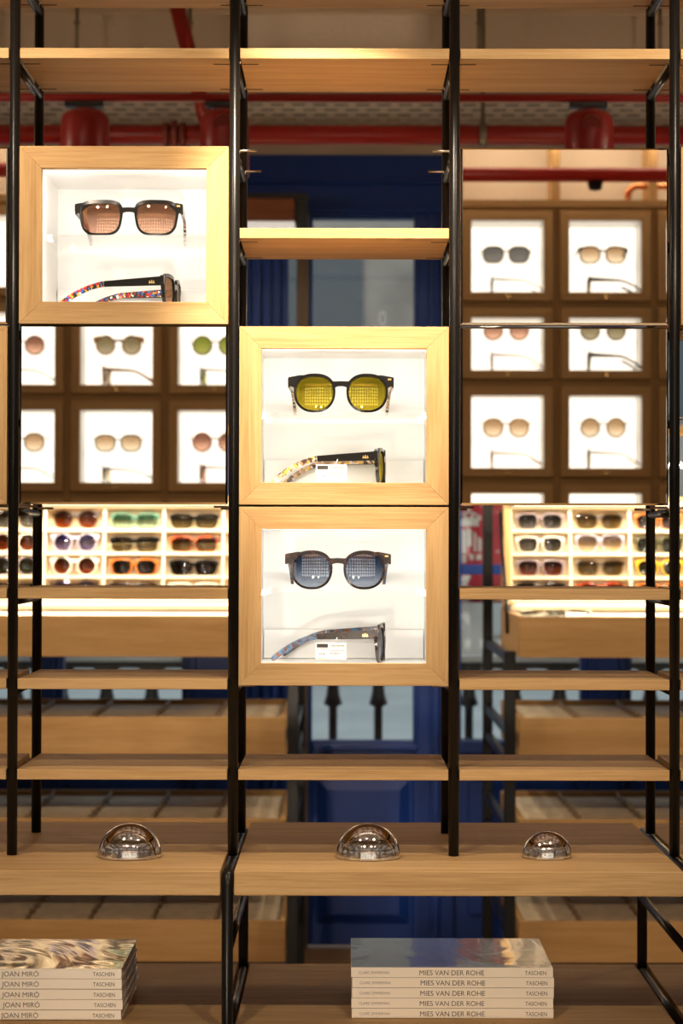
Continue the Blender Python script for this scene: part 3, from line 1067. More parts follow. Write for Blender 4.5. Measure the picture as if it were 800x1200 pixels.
# things on the wall above it, caught in the upper right mirror
yo = -3.98
zp = 1.2 + (637 - 212.5 + 24) * 7.0 / 2640
t = thing('wall_pipe', 'red pipe across the cream brick wall in the upper right mirror', 'pipe', (0, yo, zp))
MB().tube([(-1.8, yo, zp), (1.9, yo, zp)], .0225, 16).build('pipe', plain('lit_tone_red', (.50, .022, .012), .35), t)  # brighter red than the other pipes, front light put into the colour
for xx in (-1.5, 1.75):
    MB().tube([(xx, yo, zp), (xx, Y0 - .01, zp)], .012, 10).build('wall_bracket', GREYM, t)
yc = -4.16
z1 = 1.2 + (637 - 228 + 24) * 7.05 / 2640
xb = PX(738, 4.1)
t = thing('copper_tube', 'bent copper tube at the right edge of the upper right mirror', 'pipe', (xb, yc, z1))
pts = [(xb, yc, z1 - .06)] + [(xb + .03 - .03 * math.cos(a), yc, z1 + .0 + .03 * math.sin(a)) for a in [R(q) for q in range(0, 91, 15)]] + [(xb + .6, yc, z1 + .03)]
MB().tube(pts, .011, 12).build('tube', COPPER, t)
xl = PX(692, 4.1)
zl = 1.2 + (637 - 234 + 24) * 7.05 / 2640
t = thing('wall_spotlight', 'small black spotlight below the red pipe in the upper right mirror', 'lamp', (xl, yo, zl))
MB().lathe([(.006, zl), (.020, zl + .004), (.024, zl + .03), (.026, zp - .024)], (xl, yo, 0), 16).build('lamp_head', BLACKP, t)
MB().tube([(xl, yo, zp - .03), (xl, yo, zp)], .008, 8).build('stem', BLACKP, t)

# ------------------------------------------------------------------ track spotlights above and behind the camera's frame
tr = thing('lighting_track', 'black ceiling lighting track in front of the shelving', 'lighting track', (0, -.62, ZC))
BX('track', BLACKP, -2.0, 2.0, -.64, -.60, ZC - .035, ZC - .001, tr)
tr2 = thing('lighting_track', 'black ceiling lighting track nearer the opposite wall', 'lighting track', (0, -2.0, ZC))
BX('track', BLACKP, -2.0, 2.0, -2.02, -1.98, ZC - .035, ZC - .001, tr2)
for (x, y, tx, ty, tz, e, sz, wd) in ((-.80, -.62, -.42, -.02, 1.30, 38, 46, 'front track, left end'), (-.10, -.62, -.03, -.03, 1.62, 280, 23, 'front track, middle'), (.62, -.62, .38, -.02, 1.30, 38, 46, 'front track, right end'),
                                      (-.55, -2.0, -.25, 0, 1.25, 50, 40, 'rear track, left of the middle'), (.50, -2.0, .25, 0, 1.25, 50, 40, 'rear track, right of the middle'),
                                      (-1.4, -.62, -.9, -4.1, 1.4, 50, 60, 'front track, far left, added fill for the opposite wall'), (1.4, -.62, .9, -4.1, 1.4, 50, 60, 'front track, far right, added fill for the opposite wall'),  # this pair is added to fill the opposite wall with light
                                      (-1.1, -2.0, -.7, 3.0, .90, 200, 40, 'rear track, left end'), (1.1, -2.0, .9, 3.0, .90, 200, 40, 'rear track, right end')):
    d = (Vector((tx, ty, tz)) - Vector((x, y, ZC - .13))).normalized()
    p0 = Vector((x, y, ZC - .10))
    t = thing('track_spotlight', 'black cylinder spotlight on the ' + wd, 'lamp', (x, y, ZC - .035), 'spotlights on the ceiling tracks')
    MB().tube([(x, y, ZC - .036), (x, y, ZC - .10)], .008, 8).build('stem', BLACKP, t)
    MB().tube([p0 - d * .05, p0 + d * .07], .032, 16).build('lamp_head', BLACKP, t)
    MB().tube([p0 + d * .0705, p0 + d * .072], .026, 16).build('bulb', BULB, t)
    lamp('track_light', 'SPOT', tuple(p0 + d * .08), e, WARM, (tx, ty, tz), None, spot_size=R(sz), spot_blend=.6, shadow_soft_size=.03)

# added fill lamps outside the frame: linear wall washer, floor spotlights and globe pendants
t = thing('added_wall_washer', 'added long white wall washer light below the ceiling facing the opposite wall', 'lamp', (0, -3.9, ZC))  # added fixture, brightens the brick above the opposite boxes
BX('housing', WHITE, -2.0, 2.0, -4.03, -3.97, ZC - .055, ZC - .001, t)
BX('diffuser', LEDY, -1.98, 1.98, -4.045, -4.0305, ZC - .05, ZC - .01, t)
lamp('washer_fill_light', 'AREA', (0, -4.06, ZC - .06), 24, (1, .88, .70), (0, -4.32, 2.40), shape='RECTANGLE', size=3.9, size_y=.05)
for fx, aim, watts, ang, lab in ((.05, (-.01, 0, 1.80), 330, 14, 'added black floor spotlight near the opposite wall, tilted up at the centre bay'),
                                 (-.55, (-.05, 0, .70), 125, 26, 'added black floor spotlight near the opposite wall, aimed at the bench books')):
    t = thing('added_floor_spot', lab, 'lamp', (fx, -3.75, 0))  # added lamps: low fill for shelf undersides and book spines
    MB().lathe([(.10, 0), (.10, .015), (.02, .02), (.012, .03), (.012, .45)], (fx, -3.75, 0), 20).build('base', BLACKP, t)
    p0 = Vector((fx, -3.75, .51))
    d = (Vector(aim) - p0).normalized()
    MB().tube([p0 - d * .06, p0 + d * .06], .06, 20).build('lamp_head', BLACKP, t)
    MB().tube([p0 + d * .0605, p0 + d * .062], .05, 20).build('bulb', BULB, t)
    lamp('floor_fill_light', 'SPOT', tuple(p0 + d * .07), watts, WARM, aim, None, spot_size=R(ang), spot_blend=.9, shadow_soft_size=.05)
for sx, wd in ((-1, 'left'), (1, 'right')):
    t = thing('added_globe_pendant', 'added warm glass globe pendant hanging to the %s of the background racks' % wd, 'lamp', (sx * 1.9, 1.7, 2.0))  # added pendants, unseen fill for the ceiling and background racks
    MB().lathe([(1e-7, 1.90)] + [(.12 * math.sin(R(a)), 2.02 - .12 * math.cos(R(a))) for a in range(15, 180, 15)] + [(1e-7, 2.14)], (sx * 1.9, 1.7, 0), 24).build('globe', emit('warm_globe', (1, .80, .55), 3.0), t)
    MB().tube([(sx * 1.9, 1.7, 2.141), (sx * 1.9, 1.7, ZC - .001)], .004, 8).build('cord', BLACKP, t)
    lamp('globe_fill_light', 'POINT', (sx * 1.75, 1.7, 2.02), 18, WARM, shadow_soft_size=.1)

# ------------------------------------------------------------------ background racks at the shop front
TY0, TY1 = 2.70, 3.36
BYR = 3.112


def rack_stand(x, label):
    t = thing('rack_stand', label, 'rack', (x, TY0 - .04, 0))
    h = .014
    BX('post', STEEL, x - h, x + h, TY0 - .06, TY0 - .032, 0, PZ(762, 2.66), t, .002)
    BX('post', STEEL, x - h, x + h, 3.50, 3.528, 0, 1.34, t, .002)
    for z in (-.27, -.455, -.53, -.70, -.775, -.95):
        BX('crossbar', STEEL, x - .008, x + .008, TY0 - .0315, 3.4995, CAM_Z + z - .022, CAM_Z + z + .0, t, .001)
    return t


rack_stand(-.125, 'black ladder stand at the right end of the left background trays')
rack_stand(.408, 'black ladder stand at the left end of the right background trays')
rack_stand(-1.34, 'black ladder stand at the far left end of the background trays')
rack_stand(1.62, 'black ladder stand at the far right end of the background trays')


def tray(x0, x1, ztop, label, lit):
    t = thing('display_tray', label, 'tray', (x0, TY0, ztop - .102))
    z0 = ztop - .102
    th = .014
    BX('front_panel', BOAKX, x0, x1, TY0, TY0 + th, z0, ztop, t, .001)
    BX('back_panel', BOAKX, x0, x1, TY1 - th, TY1, z0, ztop, t, .001)
    BX('side_panel', BOAKX, x0, x0 + th, TY0 + th + .0005, TY1 - th - .0005, z0, ztop, t, .001)
    BX('side_panel', BOAKX, x1 - th, x1, TY0 + th + .0005, TY1 - th - .0005, z0, ztop, t, .001)
    BX('tray_bottom', BOAKX, x0 + th, x1 - th, TY0 + th, TY1 - th, z0, z0 + .01, t)
    if lit:
        BX('tray_liner', CREAM, x0 + th + .001, x1 - th - .001, TY0 + th + .001, TY1 - th - .001, ztop - .022, ztop - .004, t)
        return t
    n = 7
    py = (TY1 - TY0 - 2 * th - .004) / n
    zz = ztop - .034
    for k in range(n):
        y0 = TY0 + th + .002 + k * py
        MB().prism([(y0, zz - .03), (y0 + py - .014, zz - .03), (y0 + py - .014, zz + .020), (y0, zz)], 'X', x0 + th + .001, x1 - th - .001).build('slat', SLATM, t)
    x = x0 + .16 + (.02 if x0 < 0 else 0)
    dm = None
    while x < x1 - .05:
        if dm is None:
            poly = [(TY0 + th + .002, zz - .03)]
            top = []
            for k in range(n):
                y0 = TY0 + th + .002 + k * py
                top += [(y0, zz + .012), (y0 + py * .9, zz + .034)]
            poly = [(TY0 + th + .002, zz - .03), (TY1 - th - .002, zz - .03)] + top[::-1]
            o = MB().prism(poly, 'X', x - .003, x + .003).build('divider', SLATD, t)
            dm = (o.data, x)
        else:
            o = bpy.data.objects.new('divider', dm[0])
            COL.objects.link(o)
            o.parent = t
            o.location = (x - dm[1], 0, 0)
        x += .1594
    return t


TZ = [PZ(722 + 118.7 * k, TY0) for k in range(4)]
for k, nm in enumerate(('topmost lit', 'second', 'third', 'lowest')):
    tray(-1.30, -.145, TZ[k], '%s oak sunglasses tray on the left background rack' % nm, k == 0)
    tray(.435, 1.58, TZ[k], '%s oak sunglasses tray on the right background rack' % nm, k == 0)

BTILT = R(10)
BLEN, BY, BZ = .253, 3.10, 1.0485


def board(x0, x1, divs, label):
    t = thing('display_board', label, 'display rack', (0, BY, BZ))
    D = .040
    # local: x, v (depth, +y), u (up the slope, +z); tilted back afterwards
    MB().box(x0, x1, D, D + .008, 0, BLEN).build('back_panel', CREAM, t, local=True)
    for k in range(5):
        MB().box(x0, x1, 0 if 0 < k < 4 else -.004, D - .0005, k * BLEN / 4 - .004, k * BLEN / 4 + .003).build('cell_shelf', CREAM, t, local=True)
    for d in divs:
        for k in range(4):
            MB().box(d - .0035, d + .0035, .001, D - .0005, k * BLEN / 4 + .0035, (k + 1) * BLEN / 4 - .0045).build('cell_divider', CREAM, t, local=True)
    for xx in (x0 - .018, x1 + .0005):
        MB().box(xx, xx + .0175, -.006, .115, -.008, BLEN + .006).build('side_board', OAKZ, t, local=True)
    MB().box(x0, x1, -.03, -.008, BLEN + .008, BLEN + .022).build('lamp_bar', OAKX, t, local=True)
    MB().box(x0 + .01, x1 - .01, -.028, -.010, BLEN + .004, BLEN + .0075).build('light_strip', LEDY, t, local=True)
    MB().box(x0, x1, -.305, -.280, .388, .408).build('added_lamp_bar', OAKX, t, local=True)  # bar and arms added as housing for the fill light over the board
    for xx in (x0 - .009, x1 + .009):
        MB().tube([(xx, -.292, .398), (xx, .03, BLEN + .02), (xx, .03, BLEN + .004)], .004, 8).build('added_lamp_arm', STEEL, t, local=True)
    MB().box(x0, x1, .012, .020, -.0235, -.0045).build('lower_riser', CREAM, t, local=True)
    MB().box(x0 + .01, x1 - .01, .008, .0117, -.012, -.007).build('light_strip', LEDY, t, local=True)
    t.rotation_euler.x = -BTILT
    return t


LDIV = [-.164 - .1594 * k for k in range(8)]
RDIV = [.445 + .1594 * k for k in range(8)]
board(LDIV[-1], LDIV[0], LDIV, 'lit cream grid board of sunglasses cells on the left background rack')
board(RDIV[0], RDIV[-1], RDIV, 'lit cream grid board of sunglasses cells on the right background rack')
for (xa, xb_) in ((LDIV[-1], LDIV[0]), (RDIV[0], RDIV[-1])):
    xm = (xa + xb_) / 2
    L1 = lamp('board_fill_light', 'AREA', (xm, BY - .22, BZ + .42), 13, (1, .83, .58), (xm, BY + .03, BZ + .05), shape='RECTANGLE', size=1.1, size_y=.02)  # added fill over the grid cells, set at the added bar
    L2 = lamp('tray_strip_light', 'AREA', (xm, BY - .03, BZ + .004), 1.4, (1, .82, .55), (xm, BY - .16, BZ - .1), shape='RECTANGLE', size=1.1, size_y=.015)

for x in (PX(594, 2.99),):
    t = thing('board_prop', 'thin black rod propping the left edge of the right grid board', 'rod', (x, 2.97, PZ(745, 2.97)))
    MB().tube([(PX(594.5, 2.97), 2.97, PZ(742, 2.97)), (PX(593.5, 2.98), 2.98, PZ(705, 2.98)), (PX(588, 3.10), 3.10, PZ(640, 3.10)), (PX(586, 3.2), 3.2, PZ(600, 3.2))], .005, 8).build('rod', STEEL, t)

CELLS_L = {  # column from the right end of the photo's visible three (index into LDIV gaps), row from the top
    (5, 0): ('round', 'clear', 'aqua', 'clear aqua round'), (5, 1): ('round', 'white', 'brown', 'white round'), (5, 2): ('round', 'clear', 'dkgreen', 'clear green lensed'), (5, 3): ('round', 'grey', 'olive', 'smoky grey'),
    (4, 0): ('round', 'clear', 'steel', 'clear steel lensed'), (4, 1): ('round', 'white', 'brown', 'white round brown lensed'), (4, 2): ('round', 'grey', 'dkgreen', 'grey round green lensed'), (4, 3): ('soft', 'clear', 'olive', 'clear olive lensed'),
    (3, 0): ('round', 'clear', 'brown', 'clear round brown gradient'), (3, 1): ('round', 'lilac', 'violet', 'lilac round violet lensed'), (3, 2): ('round', 'white', 'brown', 'thick white round brown lensed'), (3, 3): ('round', 'clear', 'violet', 'pale violet round'),
    (2, 0): ('club', 'green', 'aqua', 'green half clear'), (2, 1): ('club', 'black', 'olive', 'black browline'), (2, 2): ('square', 'orange', 'smoke', 'orange tortoise square'), (2, 3): ('club', 'tort', 'tan', 'brown browline'),
    (1, 0): ('cat', 'black', 'olive', 'large black cat eye'), (1, 1): ('cat', 'redtort', 'olive', 'red tortoise cat eye'), (1, 2): ('cat', 'black', 'smoke', 'large dark cat eye'), (1, 3): ('cat', 'white', 'clear', 'white cat eye')}
CELLS_R = {
    (0, 0): ('square', 'grey', 'steel', 'smoky violet square'), (0, 1): ('square', 'white', 'steel', 'white framed steel lensed'), (0, 2): ('square', 'grey', 'brown', 'smoky brown lensed square'), (0, 3): ('soft', 'tort', 'smoke', 'dark tortoise'),
    (1, 0): ('soft', 'clear', 'olive', 'clear amber tinted'), (1, 1): ('aviator', 'lilac', 'clear', 'lilac pale lensed'), (1, 2): ('soft', 'clear', 'olive', 'clear grey lensed'), (1, 3): ('soft', 'redtort', 'rose', 'red rose lensed'),
    (2, 0): ('square', 'orange', 'blue', 'orange brown blue lensed'), (2, 1): ('square', 'olive', 'dkgreen', 'olive dark lensed'), (2, 2): ('soft', 'yellow', 'dkgreen', 'yellow framed green lensed'), (2, 3): ('soft', 'orange', 'smoke', 'orange dark lensed')}


def fill(cells, centre, side, group):
    for (c, r), (kd, fm, lm, words) in cells.items():
        g = make_glasses('sunglasses', '%s sunglasses on the %s grid board, %s row' % (words, side, ('top', 'second', 'third', 'fourth')[r]), kd, FR[fm], LM[lm], n=20, rim=3.4 if fm not in ('black',) else 2.6,
                         top=1.0, fold=True, rings=3, half=66, hx=33, group=group)
        u = BLEN * (3 - r) / 4 + .0045
        v = .014
        g.location = (centre(c), BY + u * math.sin(BTILT) + v * math.cos(BTILT), BZ + u * math.cos(BTILT) - v * math.sin(BTILT))
        g.rotation_euler = (-BTILT + R(7), 0, R(random.uniform(-2, 2)))
        g.scale = (1, 1, 1)


fill(CELLS_L, lambda c: LDIV[c] - .0797, 'left', 'sunglasses on the left grid board')
fill(CELLS_R, lambda c: RDIV[c] + .0797, 'right', 'sunglasses on the right grid board')
for x, y, wd in ((PX(640, 2.82), 2.84, 'left'), (PX(668, 2.9), 2.90, 'right')):
    g = make_glasses('sunglasses', 'dark sunglasses lying flat on the lit tray, %s of the two' % wd, 'soft', FR['olive'], LM['smoke'], n=20, fold=True, rings=3, half=62, hx=32, group='pairs lying on the right tray')
    g.location = (x, y - .02, TZ[0] + .006)
    g.rotation_euler = (R(-84), 0, R(12))

# ------------------------------------------------------------------ front shelving: ladder frames
P = .2836
PR = .00675
LV = [CAM_Z - .3035 + .116 * k for k in range(10)]      # shelf levels
SLAB_T = CAM_Z - .401                                    # top of the bench boards
YBK = .228
BAYS = {'outer left': (-2.5 * P, -1.5 * P), 'left': (-1.5 * P, -.5 * P), 'centre': (-.5 * P, .5 * P), 'right': (.5 * P, 1.5 * P), 'outer right': (1.5 * P, 2.5 * P)}
NOPIN = {(1, 1, 6), (2, -1, 6), (2, 1, 4), (3, -1, 4), (2, 1, 2), (3, -1, 2), (0, 1, 4), (1, -1, 4), (4, 1, 6), (5, -1, 6)}
for i, nm in enumerate(('outermost left, out of frame', 'far left', 'between the left and centre bays', 'between the centre and right bays', 'far right', 'outermost right, out of frame')):
    x = (-2.5 + i) * P
    t = thing('ladder_frame', 'black steel ladder frame, %s' % nm, 'shelf frame', (x, 0, SLAB_T), 'ladder frames of the front shelving')
    bot = SLAB_T + .0004
    for yy in (0, YBK):
        MB().tube([(x, yy, bot), (x, yy, LV[9] + .12)], PR, 16).build('post', STEEL, t)
    for k in range(10):
        MB().tube([(x, PR * .9, LV[k] - .004), (x, YBK - PR * .9, LV[k] - .004)], .0052, 10).build('crossbar', STEEL, t)
        for sx in (-1, 1):
            if (i == 0 and sx < 0) or (i == 5 and sx > 0):
                continue
            if (i, sx, k) in NOPIN:
                continue
            for yy in (.028, .190):
                z = LV[k] + .003
                MB().tube([(x + sx * .004, yy, z - .004), (x + sx * .006, yy, z), (x + sx * .027, yy, z)], .0016, 8).build('shelf_pin', PINM, t)

SH = .0135


def shelf(bay, k, label):
    x0, x1 = BAYS[bay]
    x0 += PR + .0004; x1 -= PR + .0004
    z = LV[k]
    t = thing('shelf_board', label, 'shelf', (x0, -PR, z), 'oak shelf boards of the front shelving')
    BX('board', OAKX, x0, x1, -PR, .208, z, z + SH, t, .0008)
    for xa, xb_ in ((x0 + .0005, x0 + .022), (x1 - .022, x1 - .0005)):
        for yy in (.028, .190):
            BX('groove', GROOVE, xa, xb_, yy - .0022, yy + .0022, z - .0003, z + .006, t)
    return t


NTH = {9: 'topmost, cut by the frame top', 8: 'second from the top', 6: 'middle, above the yellow lensed box', 2: 'just under the mirror', 1: 'second above the bench', 0: 'lowest, just above the bench'}
for bay in BAYS:
    for k in (9, 8):
        shelf(bay, k, 'oak shelf board of the %s bay, %s' % (bay, NTH[k]))
    if bay != 'centre':
        for k in (2, 1, 0):
            shelf(bay, k, 'oak shelf board of the %s bay, %s' % (bay, NTH[k]))
shelf('centre', 6, 'brightly lit oak shelf above the yellow lensed display box')
shelf('centre', 0, 'oak shelf board of the centre bay above the middle glass dome')


# ------------------------------------------------------------------ display boxes
def display_box(bay, k, label, inside=True):
    x0, x1 = BAYS[bay]
    x0 += PR + .0005; x1 -= PR + .0005
    z0 = LV[k] + .0052
    z1 = z0 + .2292
    yf, yb_ = -.0085, .215
    t = thing('display_box', label, 'display box', (x0, yf, z0), 'lit oak display boxes in the front shelving')
    fw, fb = .0285, .0285
    xa, xb_, za, zb_ = x0 + fw, x1 - fw, z0 + fb, z1 - fb
    yfr = yf + .016
    o4 = [(x0, z0), (x1, z0), (x1, z1), (x0, z1)]
    i4 = [(xa, za), (xb_, za), (xb_, zb_), (xa, zb_)]
    for q in range(4):
        q2 = (q + 1) % 4
        MB().prism([o4[q], o4[q2], i4[q2], i4[q]], 'Y', yf, yfr).build('frame_rail', OAKX if q % 2 == 0 else OAKZ, t, .0005)
    e = .006
    ys0 = yfr + .0003
    BX('side_panel', OAKZ, x0, x0 + e, ys0, yb_, z0, z1, t)
    BX('side_panel', OAKZ, x1 - e, x1, ys0, yb_, z0, z1, t)
    BX('top_panel', OAKX, x0 + e, x1 - e, ys0, yb_, z1 - e, z1, t)
    BX('bottom_panel', OAKX, x0 + e, x1 - e, ys0, yb_, z0, z0 + e, t)
    BX('back_panel', OAKX, x0 + e, x1 - e, yb_ - e, yb_, z0 + e, z1 - e, t)
    if not inside:
        BX('door_panel', OAKX, xa, xb_, yf + .004, yf + .012, za, zb_, t)
        return t
    # white liner
    lx0, lx1, lz0, lz1 = xa - .004, xb_ + .004, za - .0035, zb_ + .0036
    yw = .190
    BX('liner_side', WHITE, lx0 - .003, lx0, ys0, yw, lz0, lz1, t)
    BX('liner_side', WHITE, lx1, lx1 + .003, ys0, yw, lz0, lz1, t)
    BX('liner_top', WHITE, lx0, lx1, ys0, yw, lz1, lz1 + .003, t)
    BX('liner_floor', WHITE, lx0, lx1, ys0, yw, lz0 - .003, lz0, t)
    BX('liner_back', WHITE, lx0 - .003, lx1 + .003, yw, yw + .003, lz0 - .003, lz1 + .003, t)
    BX('riser_ledge', WHITE, lx0 + .001, lx1 - .001, yw - .012, yw - .0005, lz0 + .0005, lz0 + .040, t, .001)
    # LED strips just behind the frame, all round
    BX('light_strip', LEDW, lx0 + .004, lx1 - .004, ys0 + .0005, ys0 + .0035, lz1 - .0038, lz1 - .0005, t)
    BX('light_strip', LEDW, lx0 + .0005, lx0 + .0035, ys0 + .0005, ys0 + .0035, lz0 + .004, lz1 - .005, t)
    BX('light_strip', LEDW, lx1 - .0035, lx1 - .0005, ys0 + .0005, ys0 + .0035, lz0 + .004, lz1 - .005, t)
    xm, zm = (lx0 + lx1) / 2, (lz0 + lz1) / 2
    LC = (1.0, .965, .905)
    lamp('box_top_light', 'AREA', (xm, ys0 + .012, lz1 - .003), BOXW, LC, (xm, ys0 + .075, lz0), shape='RECTANGLE', size=.20, size_y=.012)
    for sx, xx in ((1, lx0 + .003), (-1, lx1 - .003)):
        lamp('box_side_light', 'AREA', (xx, ys0 + .012, zm), BOXW * .6, LC, (xx + sx * .15, yw, zm), shape='RECTANGLE', size=.012, size_y=.15)
    # acrylic shelf on clips
    zs = za + .0905
    BX('acrylic_shelf', ACRYL, lx0 + .003, lx1 - .003, .045, yw - .014, zs, zs + .003, t)
    for xx in (lx0 + .0003, lx1 - .0103):
        for yy in (.052, .150):
            BX('shelf_clip', ACRYL, xx, xx + .010, yy, yy + .008, zs - .005, zs - .0004, t)
    t['zs'] = zs + .0032
    t['zf'] = lz0 + .0003
    return t


BOXW = 0.255
b1 = display_box('left', 5, 'oak framed lit box in the left bay with rose brown lensed sunglasses')
b2 = display_box('centre', 3, 'oak framed lit box in the centre bay with yellow lensed sunglasses')
b3 = display_box('centre', 1, 'oak framed lit box in the centre bay with blue lensed sunglasses')
display_box('outer left', 3, 'oak box in the outer left bay, cut by the left edge', False)
display_box('outer right', 5, 'oak box in the outer right bay, cut by the right edge', False)

for bx, px, kd, fm, lm, tip, top_lbl, side_lbl, ptag in (
        (b1, 150, 'square', ACET, L_ROSE, MULTI, 'black square sunglasses with rose brown lenses on the upper acrylic shelf', 'black sunglasses with red and blue printed temples, side view below the rose lenses', False),
        (b2, 399, 'panto', ACET, L_GOLD, SANDY, 'black keyhole sunglasses with yellow mirrored lenses', 'black sunglasses with sand printed temples and white tag, below the yellow lenses', True),
        (b3, 396, 'panto', TORT, L_BLUE, BLUEP, 'dark tortoise sunglasses with blue gradient lenses', 'tortoise sunglasses with blue printed temples and white tag, below the blue lenses', True)):
    x = PX(px, .06)
    hp = 71 if kd == 'square' else 69.5
    kw = dict(n=56, rim=3.0, top=2.0 if kd == 'square' else 1.2, hx=36.3 if kd == 'square' else 34.5, half=hp, tip=tip, emblem=True, rings=6)
    g = make_glasses('sunglasses', top_lbl, kd, fm, lm, **kw)
    g.location = (x, .0525, bx['zs'])
    g2 = make_glasses('sunglasses', side_lbl, kd, fm, lm, price_tag=ptag, **kw)
    fx = PX(204 if bx is b1 else 449, .10)
    g2.location = (fx, .098, bx['zf'])
    g2.rotation_euler.z = R(90 - 5)
    del bx['zs'], bx['zf']


# ------------------------------------------------------------------ mirrors
def mirror(bay, zb_, zt_, label, tilt):
    x0, x1 = BAYS[bay]
    x0 += PR + .0012; x1 -= PR + .0012
    zc = (zb_ + zt_) / 2
    t = thing('mirror', label, 'mirror', ((x0 + x1) / 2, -.004, zc), 'square mirrors set in the shelving')
    hw, hh = (x1 - x0) / 2, (zt_ - zb_) / 2
    e = .0025
    m = MB()
    m.add([(-hw, .003, -hh), (hw, .003, -hh), (hw, .003, hh), (-hw, .003, hh), (-hw + e, 0, -hh + e), (hw - e, 0, -hh + e), (hw - e, 0, hh - e), (-hw + e, 0, hh - e)],
          [(0, 1, 5, 4), (1, 2, 6, 5), (2, 3, 7, 6), (3, 0, 4, 7)])
    m.build('bevelled_edge', MEDGE, t, local=True)
    MB().add([(-hw + e, 0, -hh + e), (hw - e, 0, -hh + e), (hw - e, 0, hh - e), (-hw + e, 0, hh - e)], [(0, 1, 2, 3)]).build('mirror_glass', MIRROR, t, local=True)
    MB().box(-hw, hw, .0032, .018, -hh, hh).build('backing_board', OAKX, t, local=True)
    t.rotation_euler.x = -tilt
    return t


mirror('left', LV[3] + .0055, LV[5] + .0045, 'square mirror in the left bay below the rose lensed box', .0058)
mirror('right', LV[3] + .0055, LV[5] + .0028, 'lower mirror of the two stacked in the right bay', 0.0)
mirror('right', LV[5] + .0056, LV[7] + .0020, 'upper mirror of the two stacked in the right bay', .0074)
mirror('outer left', LV[5] + .0056, LV[7] + .0020, 'mirror in the outer left bay, cut by the left edge', .0058)

# ------------------------------------------------------------------ bench
BF, BB = -.136, .347
for (x0, x1, lab) in ((-1.5 * P - .283, -.5 * P - .0085, 'thick oak bench board on the left under the left glass dome'),
                      (-.5 * P + .0085, 1.5 * P - .0085, 'thick oak bench board on the right under two glass domes'),
                      (1.5 * P + .0085, 3.5 * P, 'thick oak bench board beyond the far right post')):
    tag(BX('bench_board', OAKX, x0, x1, BF, BB, SLAB_T - .0304, SLAB_T, None, .0012), lab, 'bench top', 'oak bench boards')
ZL = CAM_Z - .60
for (x0, x1, lab) in ((-1.5 * P - .283, -.5 * P - .0085, 'lower oak shelf under the left bench holding the cream paperback stack'),
                      (-.5 * P + .0085, 1.5 * P - .0085, 'lower oak shelf under the right bench holding the architect books'),
                      (1.5 * P + .0085, 3.5 * P, 'lower oak shelf beyond the far right leg frame')):
    tag(BX('lower_shelf', OAKX, x0, x1, BF, BB - .02, ZL - .022, ZL, None, .0012), lab, 'shelf', 'lower oak shelves of the benches')
LR = .0072
for xx, lab in ((-1.5 * P - .291, 'black tubular bench leg frame beyond the left edge'), (-.5 * P, 'black tubular bench leg frame between the two oak benches'), (1.5 * P, 'black tubular bench leg frame at the right end of the right bench'), (3.5 * P + .01, 'black tubular bench leg frame beyond the right edge')):
    t = thing('leg_frame', lab, 'bench leg', (xx, 0, 0), 'leg frames of the benches')
    yf, yb_ = -.126, .315
    zt = SLAB_T - LR
    MB().tube([(xx, yf, 0), (xx, yf, zt - .014), (xx, yf + .004, zt - .004), (xx, yf + .014, zt), (xx, yb_ - .014, zt), (xx, yb_ - .004, zt - .004), (xx, yb_, zt - .014), (xx, yb_, 0)], LR, 14).build('leg', STEEL, t)
    for z in (CAM_Z - .502, ZL - .006):
        MB().tube([(xx, yf, z), (xx, yb_, z)], .006, 10).build('crossbar', STEEL, t)

# ------------------------------------------------------------------ crystal domes
for (px, py, wpx, lab) in ((153.5, 1000.5, 75, 'clear crystal half dome on the left bench board'), (432, 1000.5, 76, 'clear crystal half dome on the bench under the blue lensed box'),
                           (641, 1000.5, 58, 'smallest clear crystal half dome, on the right of the bench')):
    y = -.012 + (.004 if wpx < 60 else 0)
    d = y - CAM_Y
    r = wpx * d / FPX / 2
    x = PX(px, y)
    prof = [(r * .992, .0006)]
    for i in range(0, 33):
        a = R(90) * i / 32
        prof.append((r * math.cos(a) if i < 32 else 1e-7, .0012 + r * 1.0 * math.sin(a)))
    tag(MB().lathe(prof, (0, 0, 0), 96).build('crystal_dome', CRYSTAL), lab, 'glass dome', 'crystal domes on the bench')
    bpy.data.objects[-1 if False else COL.objects[-1].name].location = (x, y, SLAB_T)

# ------------------------------------------------------------------ books
SPINE = plain('cream_book_cover', (.86, .77, .64), rough=.25, coat=.5)
PAGES = plain('paper_block', (.66, .60, .50), rough=.7, bump=.2, bscale=400)
F_MIRO = film_mat('wrapped_brown_cover', (.03, .02, .012), (.12, .085, .05), 5, .34, .03)
F_MIES = film_mat('wrapped_grey_cover', (.13, .12, .14), (.19, .18, .20), 7, .18, .06)
F_MIES.node_tree.nodes['Principled BSDF'].inputs['Coat IOR'].default_value = 1.45


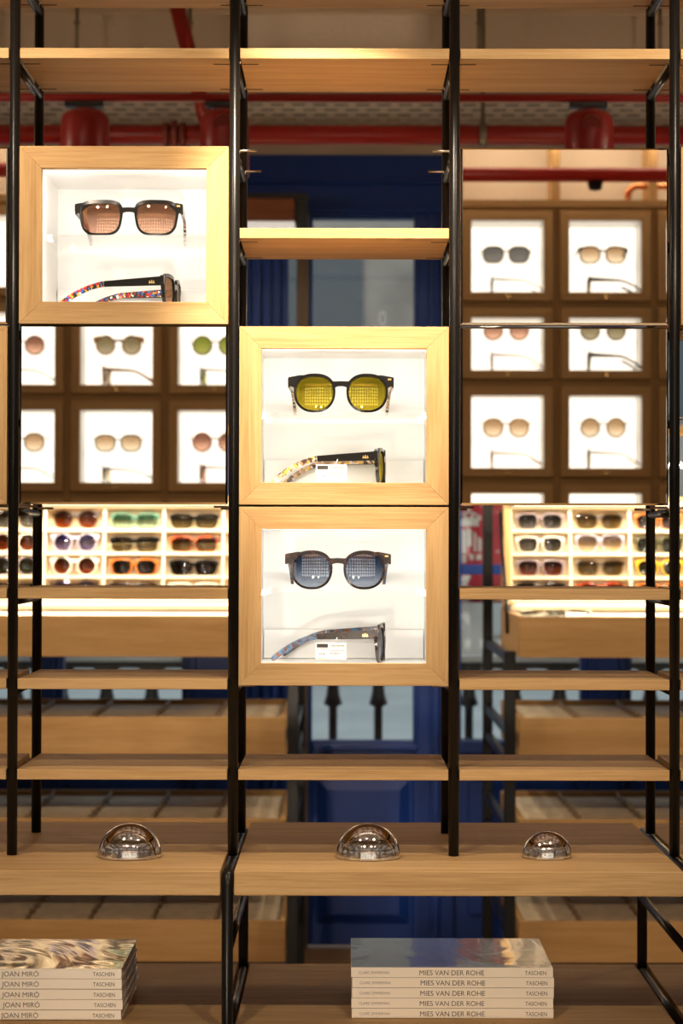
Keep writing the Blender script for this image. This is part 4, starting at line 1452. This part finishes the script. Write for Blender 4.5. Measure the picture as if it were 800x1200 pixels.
def book(x0, y0, z0, wd, dp, th, label, group, cover, words):
    t = thing('book', label, 'book', (x0, y0, z0), group)
    e = .0014
    BX('back_cover', SPINE, x0, x0 + wd, y0 + e, y0 + dp, z0, z0 + e, t, .0003)
    BX('front_cover', cover, x0, x0 + wd, y0 + e, y0 + dp, z0 + th - e, z0 + th, t, .0003)
    BX('spine', SPINE, x0, x0 + wd, y0, y0 + e, z0, z0 + th, t, .0006)
    BX('page_block', PAGES, x0 + .002, x0 + wd - .002, y0 + e, y0 + dp - .002, z0 + e, z0 + th - e, t)
    for (nm, body, h, mat, xa, width, al) in words:
        text(nm, body, h, mat, t, x0 + xa, y0 - .0002, z0 + th / 2 - h / 2 - .0003, width, al)
    return t


TH = .0129
ORD = ('lowest', 'second from the bottom', 'middle', 'second from the top', 'topmost')
for k in range(5):
    dx = (-.0006, .0012, .0004, -.0002, -.0004)[k]
    x0 = PX(144.5, -.061) - .255 + dx
    book(x0, -.061 + (.0, .001, .0006, .002, .0012)[k], ZL + .0004 + k * TH, .255, .212, TH - .0003, '%s book of the left stack, cream spine JOAN MIRÓ' % ORD[k], 'books of the left stack', F_MIRO,
         [('title', 'JOAN MIRÓ', .0062, INKD, x0 * 0 + PX(4, -.061) - x0 + dx, .0468, 'LEFT'), ('publisher', 'TASCHEN', .0050, INK, PX(136, -.061) - x0 + dx, .0270, 'RIGHT')])
for k in range(5):
    dx = (0, -.0004, .0003, .0006, -.0008)[k]
    x0 = PX(413, -.046) + dx
    book(x0, -.046 + (.0, .0008, .0003, .001, .0006)[k], ZL + .0004 + k * TH, .2551, .2125, TH - .0003, '%s book of the right stack, cream spine MIES VAN DER ROHE' % ORD[k], 'books of the right stack', F_MIES,
         [('author', 'CLAIRE ZIMMERMAN', .0033, INKG, .0098, .0385, 'LEFT'), ('title', 'MIES VAN DER ROHE', .0062, INK, PX(493, -.046) - PX(413, -.046), .0815, 'LEFT'), ('publisher', 'TASCHEN', .0050, INK, PX(641, -.046) - PX(413, -.046), .0268, 'RIGHT')])
